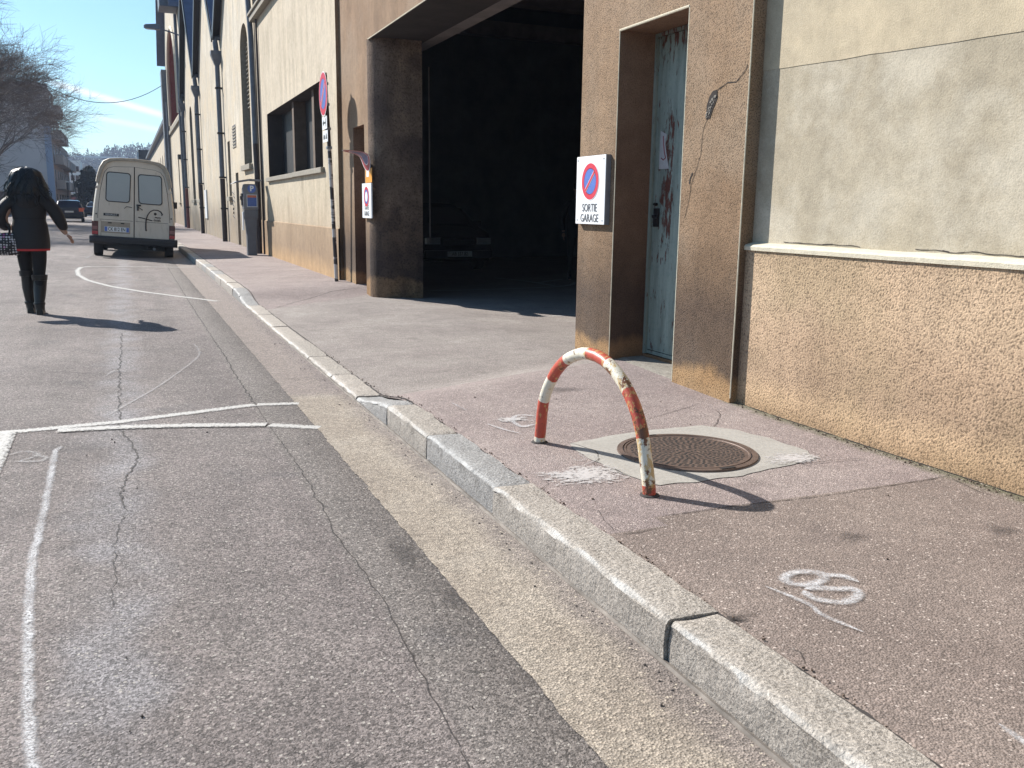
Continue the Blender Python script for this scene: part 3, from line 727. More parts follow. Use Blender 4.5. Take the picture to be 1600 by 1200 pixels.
# the pier face is cut round the doorway
def pier(b):
    b.face([(GX, Y0, -.05), (GX, d0, -.05), (GX, d0, dz1), (GX, Y0, dz1)]); b.face([(GX, d1, -.05), (GX, YG, -.05), (GX, YG, dz1), (GX, d1, dz1)])
    b.face([(GX, Y0, dz1), (GX, YG, dz1), (GX, YG, 6.5), (GX, Y0, 6.5)])
    b.face([(GX, Y0, -.05), (GX, Y0, 6.5), (3.60, Y0, 6.5), (3.60, Y0, -.05)])
    b.face([(GX, YG, -.05), (GX, YG, 6.5), (4.1, YG, 6.5), (4.1, YG, -.05)])
    b.face([(4.1, 4.7, -.05), (4.1, YG, -.05), (4.1, YG, 6.5), (4.1, 4.7, 6.5)])
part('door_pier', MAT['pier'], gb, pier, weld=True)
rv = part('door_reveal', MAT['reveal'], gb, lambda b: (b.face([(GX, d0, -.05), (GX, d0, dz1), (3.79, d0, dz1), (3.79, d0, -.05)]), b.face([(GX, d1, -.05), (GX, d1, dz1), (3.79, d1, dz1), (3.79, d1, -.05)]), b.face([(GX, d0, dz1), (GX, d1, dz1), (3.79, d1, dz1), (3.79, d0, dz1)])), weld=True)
# worn arrises: their pale colour also puts in the sunlit edge line
def arris(b):
    def line(p, q, r=.006): b.tube([Vector(p).lerp(Vector(q), k/24)+Vector((0, .0015*mnoise.noise(Vector((k*.9, 1, p[1]))), 0)) for k in range(25)], r, 6)
    line((GX+.0035, d0, .15), (GX+.0035, d0, dz1)); line((GX+.0035, d1, .18), (GX+.0035, d1, dz1), .004); line((GX+.003, d0, dz1), (GX+.003, d1, dz1), .009); line((GX+.004, Y0, .16), (GX+.004, Y0, 6.4), .005)
part('worn_lit_arris', MAT['ledge'], gb, arris, smooth=True)

# door leaf
dm = N('peeling_teal_paint')
tc_ = dm.mix(dm.ramp(dm.noise(3, 5, .6, dm.vmul((1, 1, .4))), [(.3, 0.0), (.7, 1.0)]), (.19, .235, .212), (.27, .32, .29))
yl = dm.ma('ABSOLUTE', dm.ma('SUBTRACT', dm.y, 5.88))
drip = dm.noise(19, 6, .75, dm.vmul((1, 1, .28))); zt = dm.step(dm.z, 2.25, 2.6); mid = dm.ma('SUBTRACT', 1.0, dm.step(dm.ma('ABSOLUTE', dm.ma('SUBTRACT', dm.z, 1.5)), .25, .75))
band = dm.ma('SUBTRACT', 1.0, dm.step(yl, .03, .14))
m1 = dm.ma('ADD', drip, dm.ma('ADD', dm.ma('MULTIPLY', zt, .09), dm.ma('MULTIPLY', dm.ma('MULTIPLY', mid, band), .12)))
rs = dm.ramp(m1, [(.60, 0.0), (.63, 1.0)])
tc_ = dm.mix(dm.ma('MULTIPLY', dm.ramp(dm.noise(28, 4, .7), [(.5, 0.0), (.7, .6)]), .7), tc_, (.11, .19, .18))
tc_ = dm.mix(rs, tc_, dm.mix(dm.noise(30, 4), (.045, .022, .016), (.17, .045, .03)))
tc_ = dm.mix(.8, tc_, dm.ramp(dm.noise(16, 5, .7, dm.vmul((1, 1, .1))), [(.32, .6), (.6, 1.06)]), 'MULTIPLY')
dm.bump(dm.ma('MULTIPLY', rs, -1.0), .002); dm.done(tc_, .5)
dr = part('door', dm.m, gb, lambda b: b.box((3.745, d0+.01, .235), (3.785, d1-.035, dz1-.03)), bevel=.003)
part('door_frame', dm.m, gb, lambda b: (b.box((3.725, d1-.032, .18), (3.788, d1-.002, dz1-.002)), b.box((3.725, d0+.002, dz1-.028), (3.788, d1-.034, dz1-.003)), b.box((3.738, d0+.01, .205), (3.787, d1-.036, .232))))
part('lock_plate', MAT['blackmetal'], dr, lambda b: (b.box((3.728, 5.955, 1.19), (3.744, 6.02, 1.33)), b.tube([(3.74, 5.99, 1.36), (3.715, 5.99, 1.36)], .012, 8), b.box((3.705, 5.965, 1.352), (3.715, 5.995, 1.368))), bevel=.003)
part('lever_handle', MAT['blackmetal'], dr, lambda b: (b.tube([(3.742, 5.985, 1.27), (3.70, 5.985, 1.27), (3.695, 5.97, 1.262), (3.695, 5.90, 1.258)], .008, 8)), smooth=True)
st = simple('rough_threshold_stone', (.33, .30, .26), .9, 0, .45, 26, .008)
def thr(b):
    rings = []
    for k in range(33):
        y = d0+.004+(d1-d0-.008)*k/32; q = .018*mnoise.noise(Vector((y*11, 0, 0))); q2 = .014*mnoise.noise(Vector((y*17, 3, 0)))
        rings.append([(3.72, y, -.03), (GX+.01+q, y, -.03), (GX+.0+q, y, .095+q2), (GX+.05+q2, y, .155+q2*.5), (GX+.12, y, .172), (3.72, y, .178)])
    b.loft(rings)
part('threshold', st, gb, thr)
part('threshold_riser', MAT['reveal'], gb, lambda b: b.box((3.722, d0+.004, -.03), (3.79, d1-.004, .20)))
# flyer pasted on the door, torn at one side
pm = simple('faded_paper', (.42, .42, .44), .8, 0, .2, 30)
fy = [(3.7435, 5.985, 1.90), (3.7435, 5.90, 1.87), (3.7435, 5.915, 1.80), (3.7435, 5.89, 1.72), (3.7435, 5.87, 1.665), (3.7435, 5.85, 1.62), (3.7435, 5.99, 1.62)]
fl_ = thing('torn_flyer', 'torn faded paper flyer pasted on the teal door', 'flyer', (3.7435, 5.93, 1.62), world=True)
part('paper', pm, fl_, lambda b: b.prism(fy, (-.0015, 0, 0)))
part('printed_graphic', simple('faded_pink_print', (.32, .12, .14), .8), fl_, lambda b: b.tube([(3.7412, 5.945, 1.86), (3.7412, 5.935, 1.80), (3.7412, 5.92, 1.74), (3.7412, 5.90, 1.70), (3.7412, 5.93, 1.685), (3.7412, 5.96, 1.70)], .0045, 6))

# crack in the pier with broken hole
def wcrack(b, q, w, x=GX-.0025):
    P = [onX(a, c, x) for a, c in q]; out = []
    for i in range(len(P)-1):
        n = max(2, int((P[i+1]-P[i]).length/.012))
        for k in range(n): out.append(P[i].lerp(P[i+1], k/n))
    out.append(P[-1])
    for i in range(len(out)-1):
        f = lambda p, s: Vector((0, .006*mnoise.noise(Vector((s, p.z*45, p.y*45))), 0))
        a, c = out[i]+f(out[i], 0), out[i+1]+f(out[i+1], 0); d = (c-a).normalized(); s = Vector((0, -d.z, d.y))
        ww = [w*(.6+.8*abs(mnoise.noise(Vector((p.z*30, p.y*30, 7))))) for p in (out[i], out[i+1])]
        if i > len(out)-6: ww[1] *= .4
        b.face([a+s*ww[0]/2, a-s*ww[0]/2, c-s*ww[1]/2, c+s*ww[1]/2])
def allcr(b):
    wcrack(b, ((1168, 100), (1166, 108), (1160, 116), (1150, 128), (1137, 129), (1122, 140), (1117, 150)), .007)
    wcrack(b, ((1105, 186), (1098, 205), (1095, 240), (1086, 270), (1079, 290), (1076, 315), (1069, 342)), .0055)
    wcrack(b, ((1082, 270), (1078, 280), (1077, 288)), .02)
part('wall_crack', MAT['crack'], gb, allcr, fixn=False)
hole = [onX(a, c, GX-.003) for a, c in ((1120, 140), (1121, 152), (1114, 170), (1109, 185), (1103, 187), (1104, 165), (1109, 150), (1114, 142))]
part('broken_render_patch', MAT['crack'], gb, lambda b: b.prism(hole, (.002, 0, 0)))
def rub(b):
    r2 = random.Random(5)
    for k in range(44):
        t = r2.random(); q = onX(1104+13*t+r2.uniform(-3, 2), 184-34*t, GX-.004); s = r2.uniform(.003, .008)
        b.lathe([(s, -s*.4), (s*.8, s*.4), (0, s*.7)], Matrix.Translation(q) @ Matrix.Rotation(R(-90), 4, 'Y') @ Matrix.Rotation(r2.uniform(0, 6), 4, 'X'), 5)
part('exposed_stone_fill', simple('white_plaster_rubble', (.42, .38, .33), .9), gb, rub)

# near wall: tan roughcast base, coping, patched plaster above
NX = 3.475; UX = 3.52
part('base_wall', MAT['dado'], gb, lambda b: b.face([(NX, -8, -.05), (NX, Y0+.1, -.05), (NX, Y0+.1, 1.085), (NX, -8, 1.085)]))
def coping(b):
    rings = []
    for k in range(261):
        y = -8+(Y0+.1+8)*k/260; q = .004*mnoise.noise(Vector((y*4, 0, 1)))+.003*mnoise.noise(Vector((y*19, 0, 1)))
        rings.append([(NX-.013+q, y, 1.082), (NX-.016+q, y, 1.104+q), (NX-.006, y, 1.115+q*.5), (UX+.01, y, 1.130+q), (UX+.01, y, 1.082)])
    b.loft(rings)
part('coping', MAT['ledge'], gb, coping)
pts = [(UX, -8, 1.10), (UX, Y0+.1, 1.10)]
edge = []
for k in range(121):
    y = Y0+.1-(Y0+8.1)*k/120; z = 2.125-.062*(Y0-y)*.55+.010*mnoise.noise(Vector((y*2, 0, 0)))+.005*mnoise.noise(Vector((y*23, 0, 0))); edge.append((UX, y, z))
part('upper_wall', MAT['plaster'], gb, lambda b: face_with_holes(b, pts+edge, []))
part('upper_wall', MAT['plaster_top'], gb, lambda b: face_with_holes(b, [(UX-.003, y, z) for x, y, z in edge]+[(UX-.003, -8, 6.5), (UX-.003, Y0+.1, 6.5)], []))
def spl(b):
    for k in range(120): 
        y = Y0-.05-k*.04
        if mnoise.noise(Vector((y*1.9, 0, 9))) > -.05:
            z = 1.137+.012*mnoise.noise(Vector((y*9, 0, 2))); y2 = y-.04; z2 = 1.137+.012*mnoise.noise(Vector((y2*9, 0, 2)))
            h = .003+.006*abs(mnoise.noise(Vector((y*30, 0, 4))))
            b.face([(UX-.003, y, z), (UX-.003, y2, z2), (UX-.003, y2, z2+h), (UX-.003, y, z+h)])
    for c0, c1 in (((1300, 30), (1290, 60)), ((1216, 385), (1212, 372)), ((1440, 395), (1438, 382))): pass
part('plaster_crack', MAT['crack'], gb, spl, fixn=False)

# entrance: lintel, far jamb with rounded corner
def lintel(b):
    LZ = 3.57
    b.face([(JX, YG, LZ), (JX, 12.46, LZ), (JX, 12.46, 6.5), (JX, YG, 6.5)])
    b.face([(JX, YG, LZ), (JX, YG, 6.5), (GX, YG, 6.5), (GX, YG, LZ)])
    b.face([(4.0, YG, LZ), (4.0, 12.46, LZ), (4.0, 12.46, 6.5), (4.0, YG, 6.5)])
part('lintel', MAT['pier'], gb, lintel, weld=True)
part('lintel_soffit', MAT['shade_dark'], gb, lambda b: b.face([(JX, YG, 3.569), (4.0, YG, 3.569), (4.0, 12.8, 3.569), (JX, 12.8, 3.569)]))  # underside shade is put into the colour
part('lintel_arris', MAT['ledge'], gb, lambda b: b.tube([(JX+.002, YG, 3.571), (JX+.002, 12.70, 3.571)], .008, 6))
JY = 12.46; RR = .30
n0, n1, nz = 12.98, 13.66, 2.47
def jamb(b):
    prev = None; top = 6.5
    ring = [(JX, JY+RR)]
    for k in range(13):
        t = k/12*math.pi/2; ring.append((JX+RR-RR*math.cos(t), JY+RR-RR*math.sin(t)))
    ring += [(3.90, JY), (3.90, JY+.9)]
    for i in range(len(ring)-1):
        (xa, ya), (xb, yb) = ring[i], ring[i+1]; b.face([(xa, ya, -.05), (xb, yb, -.05), (xb, yb, 3.57), (xa, ya, 3.57)])
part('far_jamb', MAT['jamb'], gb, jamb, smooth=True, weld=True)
def jf(b):
    ya = JY+RR; yb = 14.46
    b.face([(JX, ya, -.05), (JX, n0, -.05), (JX, n0, 3.57), (JX, ya, 3.57)]); b.face([(JX, n1, -.05), (JX, yb, -.05), (JX, yb, 3.57), (JX, n1, 3.57)])
    b.face([(JX, n0, nz), (JX, n1, nz), (JX, n1, 3.57), (JX, n0, 3.57)]); b.face([(JX, JY, 3.57), (JX, yb, 3.57), (JX, yb, 6.5), (JX, JY, 6.5)])
    b.face([(JX, JY, 3.57), (JX, ya, 3.57), (3.9, ya, 3.57), (3.9, JY, 3.57)])
    b.face([(JX, yb, -.05), (JX, yb, 6.5), (WX, yb, 6.5), (WX, yb, -.05)])
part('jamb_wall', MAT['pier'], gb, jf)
part('side_door_recess', MAT['reveal'], gb, lambda b: (reveals(b, rect(n0, n1, -.05, nz, JX), .5, skip=(0,)), b.face(rect(n0, n1, -.05, nz, JX+.5))))
# window wall
wy = [onX(q, 200, WX).y for q in (418, 443.5, 452, 472, 483, 503.5)]
wz0, wz1 = 1.975, 3.385
hs = [rect(wy[1], wy[0], wz0, wz1, WX), rect(wy[3], wy[2], wz0, wz1, WX), rect(wy[5], wy[4], wz0, wz1, WX)]
WE = 23.45
part('window_wall', MAT['beige'], gb, lambda b: face_with_holes(b, rect(14.46, WE, .96, 9.0, WX), [rect(wy[5], wy[0], wz0, wz1, WX)]))
part('window_wall_base', MAT['ltdado'], gb, lambda b: (b.face(rect(14.46, WE, -.05, .965, WX-.025)), b.face([(WX-.025, 14.46, .965), (WX-.025, WE, .965), (WX+.01, WE, .985), (WX+.01, 14.46, .985)]), b.face([(WX-.025, WE, -.05), (WX-.025, WE, .965), (WX+.1, WE, .965), (WX+.1, WE, -.05)])))
w = part('window_recess', MAT['shade_dark'], gb, lambda b: reveals(b, rect(wy[5], wy[0], wz0, wz1, WX), .34))  # depth shade of the recess is put into the colour
for k in (0, 2):
    part('mullion', MAT['jambm'], w, lambda b: b.box((WX+.10, wy[2+k]+.02, wz0), (WX+.34, wy[2+k]+.22, wz1)))
for a, c in ((1, 0), (3, 2), (5, 4)):
    part('pane', MAT['ink'], w, lambda b: b.box((WX+.34, wy[a]-.1, wz0), (WX+.36, wy[c]+.1, wz1)))
part('window_sill', MAT['sill'], gb, lambda b: (b.box((WX-.07, wy[5]-.12, 1.88), (WX+.05, (wy[5]+wy[0])/2-.4, 1.972)), b.box((WX-.065, (wy[5]+wy[0])/2-.39, 1.875), (WX+.05, wy[0]+.15, 1.966))), bevel=.008)
part('cornice', MAT['sill'], gb, lambda b: (b.box((WX-.14, 14.7, 5.62), (WX, WE-.1, 5.74)), b.box((WX-.18, 14.7, 5.745), (WX, WE-.1, 5.80))), bevel=.01)
# closed shell behind the facade
def shell(b):
    b.face([(3.0, -8, 8.8), (16.5, -8, 8.8), (16.5, 26.2, 8.8), (3.0, 26.2, 8.8)])
    b.face([(3.1, -8, 6.5), (4.0, -8, 6.5), (4.0, 14.46, 6.5), (3.1, 14.46, 6.5)])
    b.face([(WX, WE, -.05), (16.5, WE, -.05), (16.5, WE, 9.0), (WX, WE, 9.0)])
    b.face([(WX+.5, 14.46, 6.5), (WX+.5, -8, 6.5), (WX+.5, -8, 8.9), (WX+.5, 14.46, 8.9)])
    b.face([(3.5, -8, -.05), (16.5, -8, -.05), (16.5, -8, 8.9), (3.5, -8, 8.9)])
    b.face([(16.5, -8, -.05), (16.5, 26.2, -.05), (16.5, 26.2, 8.9), (16.5, -8, 8.9)])
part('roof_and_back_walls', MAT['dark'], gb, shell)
# interior
def inner(b):
    b.face([(3.9, JY+.9, 0), (3.9, JY, 0), (3.9, JY, 6.6), (3.9, JY+.9, 6.6)])
    b.face([(3.95, 4.8, 0), (16, 4.8, 0), (16, 4.8, 6.6), (3.95, 4.8, 6.6)])
    b.face([(3.9, 13.3, 0), (3.9, 25, 0), (3.9, 25, 6.6), (3.9, 13.3, 6.6)])
    b.face([(16, 4.8, 0), (16, 25, 0), (16, 25, 6.6), (16, 4.8, 6.6)])
    b.face([(3.9, 25, 0), (16, 25, 0), (16, 25, 2.5), (3.9, 25, 2.5)])
    b.face([(3.9, 4.8, 6.6), (16, 4.8, 6.6), (16, 25, 6.6), (3.9, 25, 6.6)])
    b.face([(4.0, YG, 3.87), (4.0, 13.3, 3.87), (4.0, 13.3, 6.6), (4.0, YG, 6.6)])
    b.face([(4.1, 4.8, 0), (4.1, YG, 0), (4.1, YG, 6.6), (4.1, 4.8, 6.6)])
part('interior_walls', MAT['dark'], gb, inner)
part('interior_back_wall', MAT['dark_blue'], gb, lambda b: b.face([(3.9, 24.99, 2.5), (16, 24.99, 2.5), (16, 24.99, 6.6), (3.9, 24.99, 6.6)]))
bmm = simple('dusty_dark_beam', (.22, .19, .18), .8, 0, .4, 4)
part('door_head_beam', bmm, gb, lambda b: (b.box((4.02, YG+.02, 3.60), (4.10, 13.2, 3.86)), b.box((3.96, YG+.02, 3.565), (4.16, 13.2, 3.597))))
for y, z in ((16, 5.0), (20.5, 5.3), (24.6, 5.9)):
    part('roof_beam', bmm, gb, lambda b: (b.box((3.95, y, z), (15.9, y+.12, z+.32)), b.box((3.95, y-.08, z-.02), (15.9, y+.2, z))))
gp = simple('grey_conduit', (.65, .66, .68), .5, .2, .3, 6)
part('wall_pipe', gp, gb, lambda b: b.tube([(8.93, 24.9, 2.7), (8.95, 24.9, 4.2), (9.02, 24.9, 4.38), (9.15, 24.9, 4.42), (12.9, 24.9, 4.42), (12.95, 24.9, 2.2)], .035, 8), smooth=True)
part('wall_pipe', gp, gb, lambda b: b.tube([(7.6, 24.9, 3.66), (13.2, 24.9, 3.68)], .018, 6))
part('wall_pipe', bmm, gb, lambda b: b.tube([(4.15, 12.9, .8), (4.14, 12.9, 3.3)], .011, 6))
part('switch_box', gp, gb, lambda b: (b.box((12.1, 24.75, 2.68), (12.5, 24.95, 3.1)), b.tube([(12.25, 24.9, 3.1), (12.25, 24.9, 4.3)], .012, 6)), bevel=.01)
part('switch_box', gp, gb, lambda b: b.box((8.32, 24.78, 2.7), (8.46, 24.95, 3.1)), bevel=.01)
def fz(x, y): return max(0.040-.03*(x-3.62)/1.0, 0.005) if x > 3.62 else sw(x, y)
G = lambda *q: [tuple(onZ(a, c, .01)[:2]) for a, c in q]
gl = simple('garage_floor_paint', (.50, .50, .50), .7, 0, .3, 5)
lay('garage_floor_line', gl, ribbon('a', G((664, 455), (868, 448), (902, 440)), .09, None, fz, .006), ribbon('a', G((868, 447), (820, 439), (770, 434)), .09, None, fz, .007), ribbon('a', G((840, 442), (880, 436)), .09, None, fz, .008))
lay('garage_floor_line', MAT['line'], ribbon('a', [tuple(onZ(a, c, .04)[:2]) for a, c in ((846, 491), (905, 488))], .06, None, fz, .006))
# downpipes at the end of the window wall
part('downpipe', MAT['zinc'], gb, lambda b: b.tube([onX(q, r, 3.02) for q, r in ((384, -60), (387, 0), (392, 60), (396, 150), (399, 225))], .065, 12), smooth=True)
part('downpipe', MAT['pipe_dark'], gb, lambda b: b.tube([onX(399, 225, 3.02), onX(402, 275, 3.02), (3.02, 23.2, .14)], .067, 12), smooth=True)
part('conduit', MAT['pipe_dark'], gb, lambda b: b.tube([(3.10, 22.9, 8.9), (3.10, 22.9, .14)], .025, 8), smooth=True)

# ================================================================== SIGNS
def disc_sign(parent, c, r, nrm, z_only=False, names=('disc', 'red_ring', 'blue_field', 'red_slash')):
    """no-parking disc facing nrm; layers are 1.5 mm enamel sheets"""
    n = Vector(nrm).normalized(); q = n.to_track_quat('Z', 'Y').to_matrix().to_4x4(); M = Matrix.Translation(c) @ q
    part('disc', MAT['white'], parent, lambda b: b.lathe([(0, -.002), (r, -.002), (r, .0012), (0, .0012)], M, 48))
    d = part('red_ring', MAT['red'], parent, lambda b: b.lathe([(r*.70, .0014), (r*.96, .0014), (r*.96, .0026), (r*.70, .0026), (r*.70, .0014)], M, 48))
    part('blue_field', MAT['blue'], parent, lambda b: b.lathe([(0, .0014), (r*.675, .0014), (r*.675, .0024), (0, .0024)], M, 48))
    return M
def sign_text(parent, s, size, pos, mat='ink', sx=.8, xd=(0, -1, 0)): return text('lettering', s, size, MAT[mat], parent, pos, xd, sx=sx, ext=.0008)
def slash(parent, c, r, w, flip=1, x=-.0035, vertical_axis=(0, 0, 1)):
    c = Vector(c); a = Vector((x, -.70*flip*r, .70*r))*1.0; e = Vector((x, .70*flip*r, -.70*r))
    a = Vector((x, -.48*r*flip, .48*r)); e = Vector((x, .48*r*flip, -.48*r))
    part('white_edge', MAT['white'], parent, lambda b: b.bar(c+a, c+e, w*1.5, .0014, up=(1, 0, 0)))
    part('red_slash', MAT['red'], parent, lambda b: b.bar(c+a+Vector((-.0016, 0, 0)), c+e+Vector((-.0016, 0, 0)), w, .0014, up=(1, 0, 0)))

# garage exit sign on the door pier
sy0, sy1, sz0, sz1 = 6.155, 6.635, 1.20, 1.725
sg = thing('garage_exit_sign', 'white no-parking sign lettered SORTIE GARAGE on the door pier', 'sign', (GX, (sy0+sy1)/2, sz0), world=True)
part('panel', MAT['white'], sg, lambda b: b.box((GX-.045, sy0, sz0), (GX-.012, sy1, sz1)), bevel=.004)
part('panel_edge', MAT['steel'], sg, lambda b: b.box((GX-.041, sy0-.0015, sz0-.001), (GX+.01, sy1+.001, sz1+.001)))
sc_ = Vector((GX-.0465, 6.395, 1.53)); disc_sign(sg, sc_, .145, (-1, 0, 0)); slash(sg, sc_, .145, .02)
sign_text(sg, 'SORTIE', .088, (GX-.047, 6.395, 1.325), 'inkgrey', .88); sign_text(sg, 'GARAGE', .088, (GX-.047, 6.395, 1.245), 'inkgrey', .88)
for y in (sy0+.03, sy1-.03):
    for z in (sz0+.03, sz1-.03): part('screw', MAT['steel'], sg, lambda b: b.box((GX-.047, y-.006, z-.006), (GX-.044, y+.006, z+.006)))

# post with disc and two plates
p0 = Vector((3.03, 14.25, .14)); p1 = Vector((2.905, 14.17, 3.30))
sp = thing('sign_post', 'tall leaning post with round no-parking sign and two small plates', 'sign post', (3.03, 14.25, .14), world=True)
pd = (p1-p0)
pm_ = N('spotted_post_paint'); pcx = pm_.ramp(pm_.noise(4.2, 3, .6, pm_.vmul((.3, .3, 1))), [(.53, (.035, .028, .03)), (.56, (.50, .48, .46))]); hi_ = pm_.step(pm_.z, 1.0, 1.2)
pm_.done(pm_.mix(.0, pcx, (.05, .04, .04)), .5)
part('post', pm_.m, sp, lambda b: b.tube([p0-Vector((0, 0, .1)), p0.lerp(p1, .5)+Vector((.004, 0, 0)), p1], .03, 14), smooth=True)
def pat(z): t = (z-p0.z)/(p1.z-p0.z); return p0.lerp(p1, t)
dz_ = [onY(508, 147, 14.17).z, onY(510, 201, 14.17).z, onY(511, 215, 14.17).z]
c = pat(dz_[0])+Vector((-.045, 0, 0)); nr = (-1, .01, .0)
disc_sign(sp, c, .325, nr); slash(sp, c, .325, .05, x=-.0045)
for z in (dz_[0]+.15, dz_[0]-.15, dz_[1], dz_[1]-.28): part('clamp', MAT['steel'], sp, lambda b: b.box(pat(z)+Vector((-.04, -.05, -.02)), pat(z)+Vector((.036, .05, .02))), bevel=.004)
zA = onY(510, 187, 14.17).z; zB = onY(510, 201, 14.17).z; zC = onY(511, 223, 14.17).z
def plate(z0, z1, nm):
    c = pat((z0+z1)/2)+Vector((-.047, 0, 0)); return part(nm, MAT['white'], sp, lambda b: b.box(c+Vector((-.003, -.18, (z0-z1)/2)), c+Vector((.003, .18, (z1-z0)/2))), bevel=.002), c
zt_ = onY(510, 182, 14.17).z; zm_ = onY(510, 203, 14.17).z; zb_ = onY(511, 222, 14.17).z
P_, c = plate(zm_+.01, zt_, 'arrow_plate')
part('arrow', MAT['ink'], P_, lambda b: (b.box(c+Vector((-.0045, -.09, -.014)), c+Vector((-.0035, .05, .014))), b.prism([c+Vector((-.0035, .04, .05)), c+Vector((-.0035, .13, 0)), c+Vector((-.0035, .04, -.05))], (-.001, 0, 0)), b.box(c+Vector((-.0045, -.105, -.06)), c+Vector((-.0035, -.08, .06)))))
P_, c = plate(zb_, zm_-.01, 'tow_plate')
def tow(b):
    def q(y, z): return c+Vector((-.0035, y, z))
    b.prism([q(.13, -.04), q(.02, -.04), q(.02, .0), q(.06, .03), q(.10, .03), q(.13, 0)], (-.001, 0, 0))
    b.prism([q(-.02, -.04), q(-.14, -.04), q(-.10, .03), q(-.07, .05), q(-.05, .02)], (-.001, 0, 0))
part('tow_pictogram', MAT['ink'], P_, tow)

# bent disc, yellow plate and white plate on the jamb
def jx(y): 
    t = max(0, min(1, (JY+RR-y)/RR)); return JX+RR-RR*math.cos(math.asin(min(t, .999)))
fy0 = 12.70
bs = thing('bent_sign', 'bent and rusted no-parking disc folded outward over the yellow plate', 'sign', (JX, fy0, 1.72), world=True)
zc = onX(583, 262, JX).z
cz = [(-.02, zc-.05), (-.035, zc+.02), (-.05, zc+.10), (-.07, zc+.165), (-.13, zc+.20), (-.22, zc+.215), (-.31, zc+.225), (-.38, zc+.235)]
def bent(b, r0, r1, lift):
    """disc of radius .22 whose upper part is folded out; wrapped on the curve cz"""
    Ls = [0]
    for i in range(len(cz)-1): Ls.append(Ls[-1]+math.hypot(cz[i+1][0]-cz[i][0], cz[i+1][1]-cz[i][1]))
    tot = Ls[-1]; r = tot/2
    def P(u, w):
        s = (u+1)*r; i = 0
        while i < len(Ls)-2 and s > Ls[i+1]: i += 1
        t = (s-Ls[i])/(Ls[i+1]-Ls[i]); x = cz[i][0]*(1-t)+cz[i+1][0]*t; z = cz[i][1]*(1-t)+cz[i+1][1]*t
        nx, nz_ = -(cz[i+1][1]-cz[i][1]), (cz[i+1][0]-cz[i][0]); l = math.hypot(nx, nz_)
        return Vector((JX+x+nx/l*lift, fy0+w*r, z+nz_/l*lift))
    for k in range(40):
        a, c = 2*math.pi*k/40, 2*math.pi*(k+1)/40
        for q in range(6):
            ra, rb = r0+(r1-r0)*q/6, r0+(r1-r0)*(q+1)/6
            b.face([P(math.sin(a)*ra, math.cos(a)*ra), P(math.sin(c)*ra, math.cos(c)*ra), P(math.sin(c)*rb, math.cos(c)*rb), P(math.sin(a)*rb, math.cos(a)*rb)])
part('disc_back', MAT['steel'], bs, lambda b: bent(b, .01, 1, -.001), fixn=False)
part('red_ring', simple('worn_red_enamel', (.42, .05, .06), .45, 0, .3, 30), bs, lambda b: (bent(b, .66, .94, .002)), fixn=False)
part('blue_field', simple('worn_blue_enamel', (.13, .13, .28), .45, 0, .35, 30), bs, lambda b: bent(b, .01, .62, .002), fixn=False)
part('white_rim', MAT['white'], bs, lambda b: (bent(b, .94, 1.0, .002), bent(b, .62, .66, .002)), fixn=False)
za, zb = onX(583, 262, JX).z, onX(583, 285, JX).z
yp = thing('yellow_notice', 'small yellow notice plate between the bent disc and white garage sign', 'sign', (JX, 12.62, zb), world=True)
part('panel', MAT['orange'], yp, lambda b: b.box((JX-.022, 12.50, zb), (JX-.015, 12.86, za)), bevel=.002)
part('printed_patch', MAT['white'], yp, lambda b: b.box((JX-.0235, 12.66, zb+.08), (JX-.0222, 12.80, zb+.2)))
part('fixing_block', MAT['steel'], yp, lambda b: b.box((JX-.0148, 12.72, zb+.03), (JX+.02, 12.78, za-.03)))
za, zb = onX(583, 286, JX).z, onX(583, 341, JX).z
ws = thing('garage_door_sign', 'small white sign lettered SORTIE GARAGE fixed on the dark jamb', 'sign', (JX, 12.66, zb), world=True)
part('panel', MAT['white'], ws, lambda b: b.box((JX-.05, 12.44, zb), (JX-.03, 12.96, za)), bevel=.003)
part('panel_back', MAT['steel'], ws, lambda b: b.box((JX-.0299, 12.74, zb+.04), (JX+.03, 12.82, za-.04)))
c = Vector((JX-.052, 12.70, za-.185)); disc_sign(ws, c, .145, (-1, 0, 0))
part('white_centre', MAT['white'], ws, lambda b: b.lathe([(0, .0026), (.07, .0026), (.07, .0032), (0, .0032)], Matrix.Translation(c) @ Vector((-1, 0, 0)).to_track_quat('Z', 'Y').to_matrix().to_4x4(), 24))
sign_text(ws, 'SORTIE', .09, (JX-.0515, 12.70, zb+.145), 'inkgrey'); sign_text(ws, 'GARAGE', .09, (JX-.0515, 12.70, zb+.06), 'inkgrey')

# ================================================================== PARKING METER
pb = onX(394, 399, 2.86); MY = 22.6; MX = onY(394, 399, MY).x
mt = thing('parking_meter', 'grey parking ticket machine with solar roof and P sign', 'parking meter', (MX, MY, .125))
mg = simple('grey_meter_paint', (.21, .215, .24), .5, .1, .2, 8); md_ = simple('dark_grey_meter_paint', (.15, .155, .175), .5, .1, .2, 8)
def pedestal(b):
    rg = []
    for z, w, d in ((0, .22, .24), (.5, .22, .24), (.86, .27, .28), (.92, .31, .31), (1.10, .33, .33)):
        rg.append([(-w/2, -d/2, z), (w/2, -d/2, z), (w/2, d/2, z), (-w/2, d/2, z)])
    b.loft(rg)
part('pedestal', md_, mt, pedestal, bevel=.02)
def cab(b):
    rg = []
    for z, w, d in ((1.102, .34, .34), (1.35, .35, .36), (1.60, .33, .32), (1.70, .26, .28)):
        rg.append([(-w/2, -d/2, z), (w/2, -d/2, z), (w/2, d/2, z), (-w/2, d/2, z)])
    b.loft(rg)
part('cabinet', mg, mt, cab, bevel=.025)
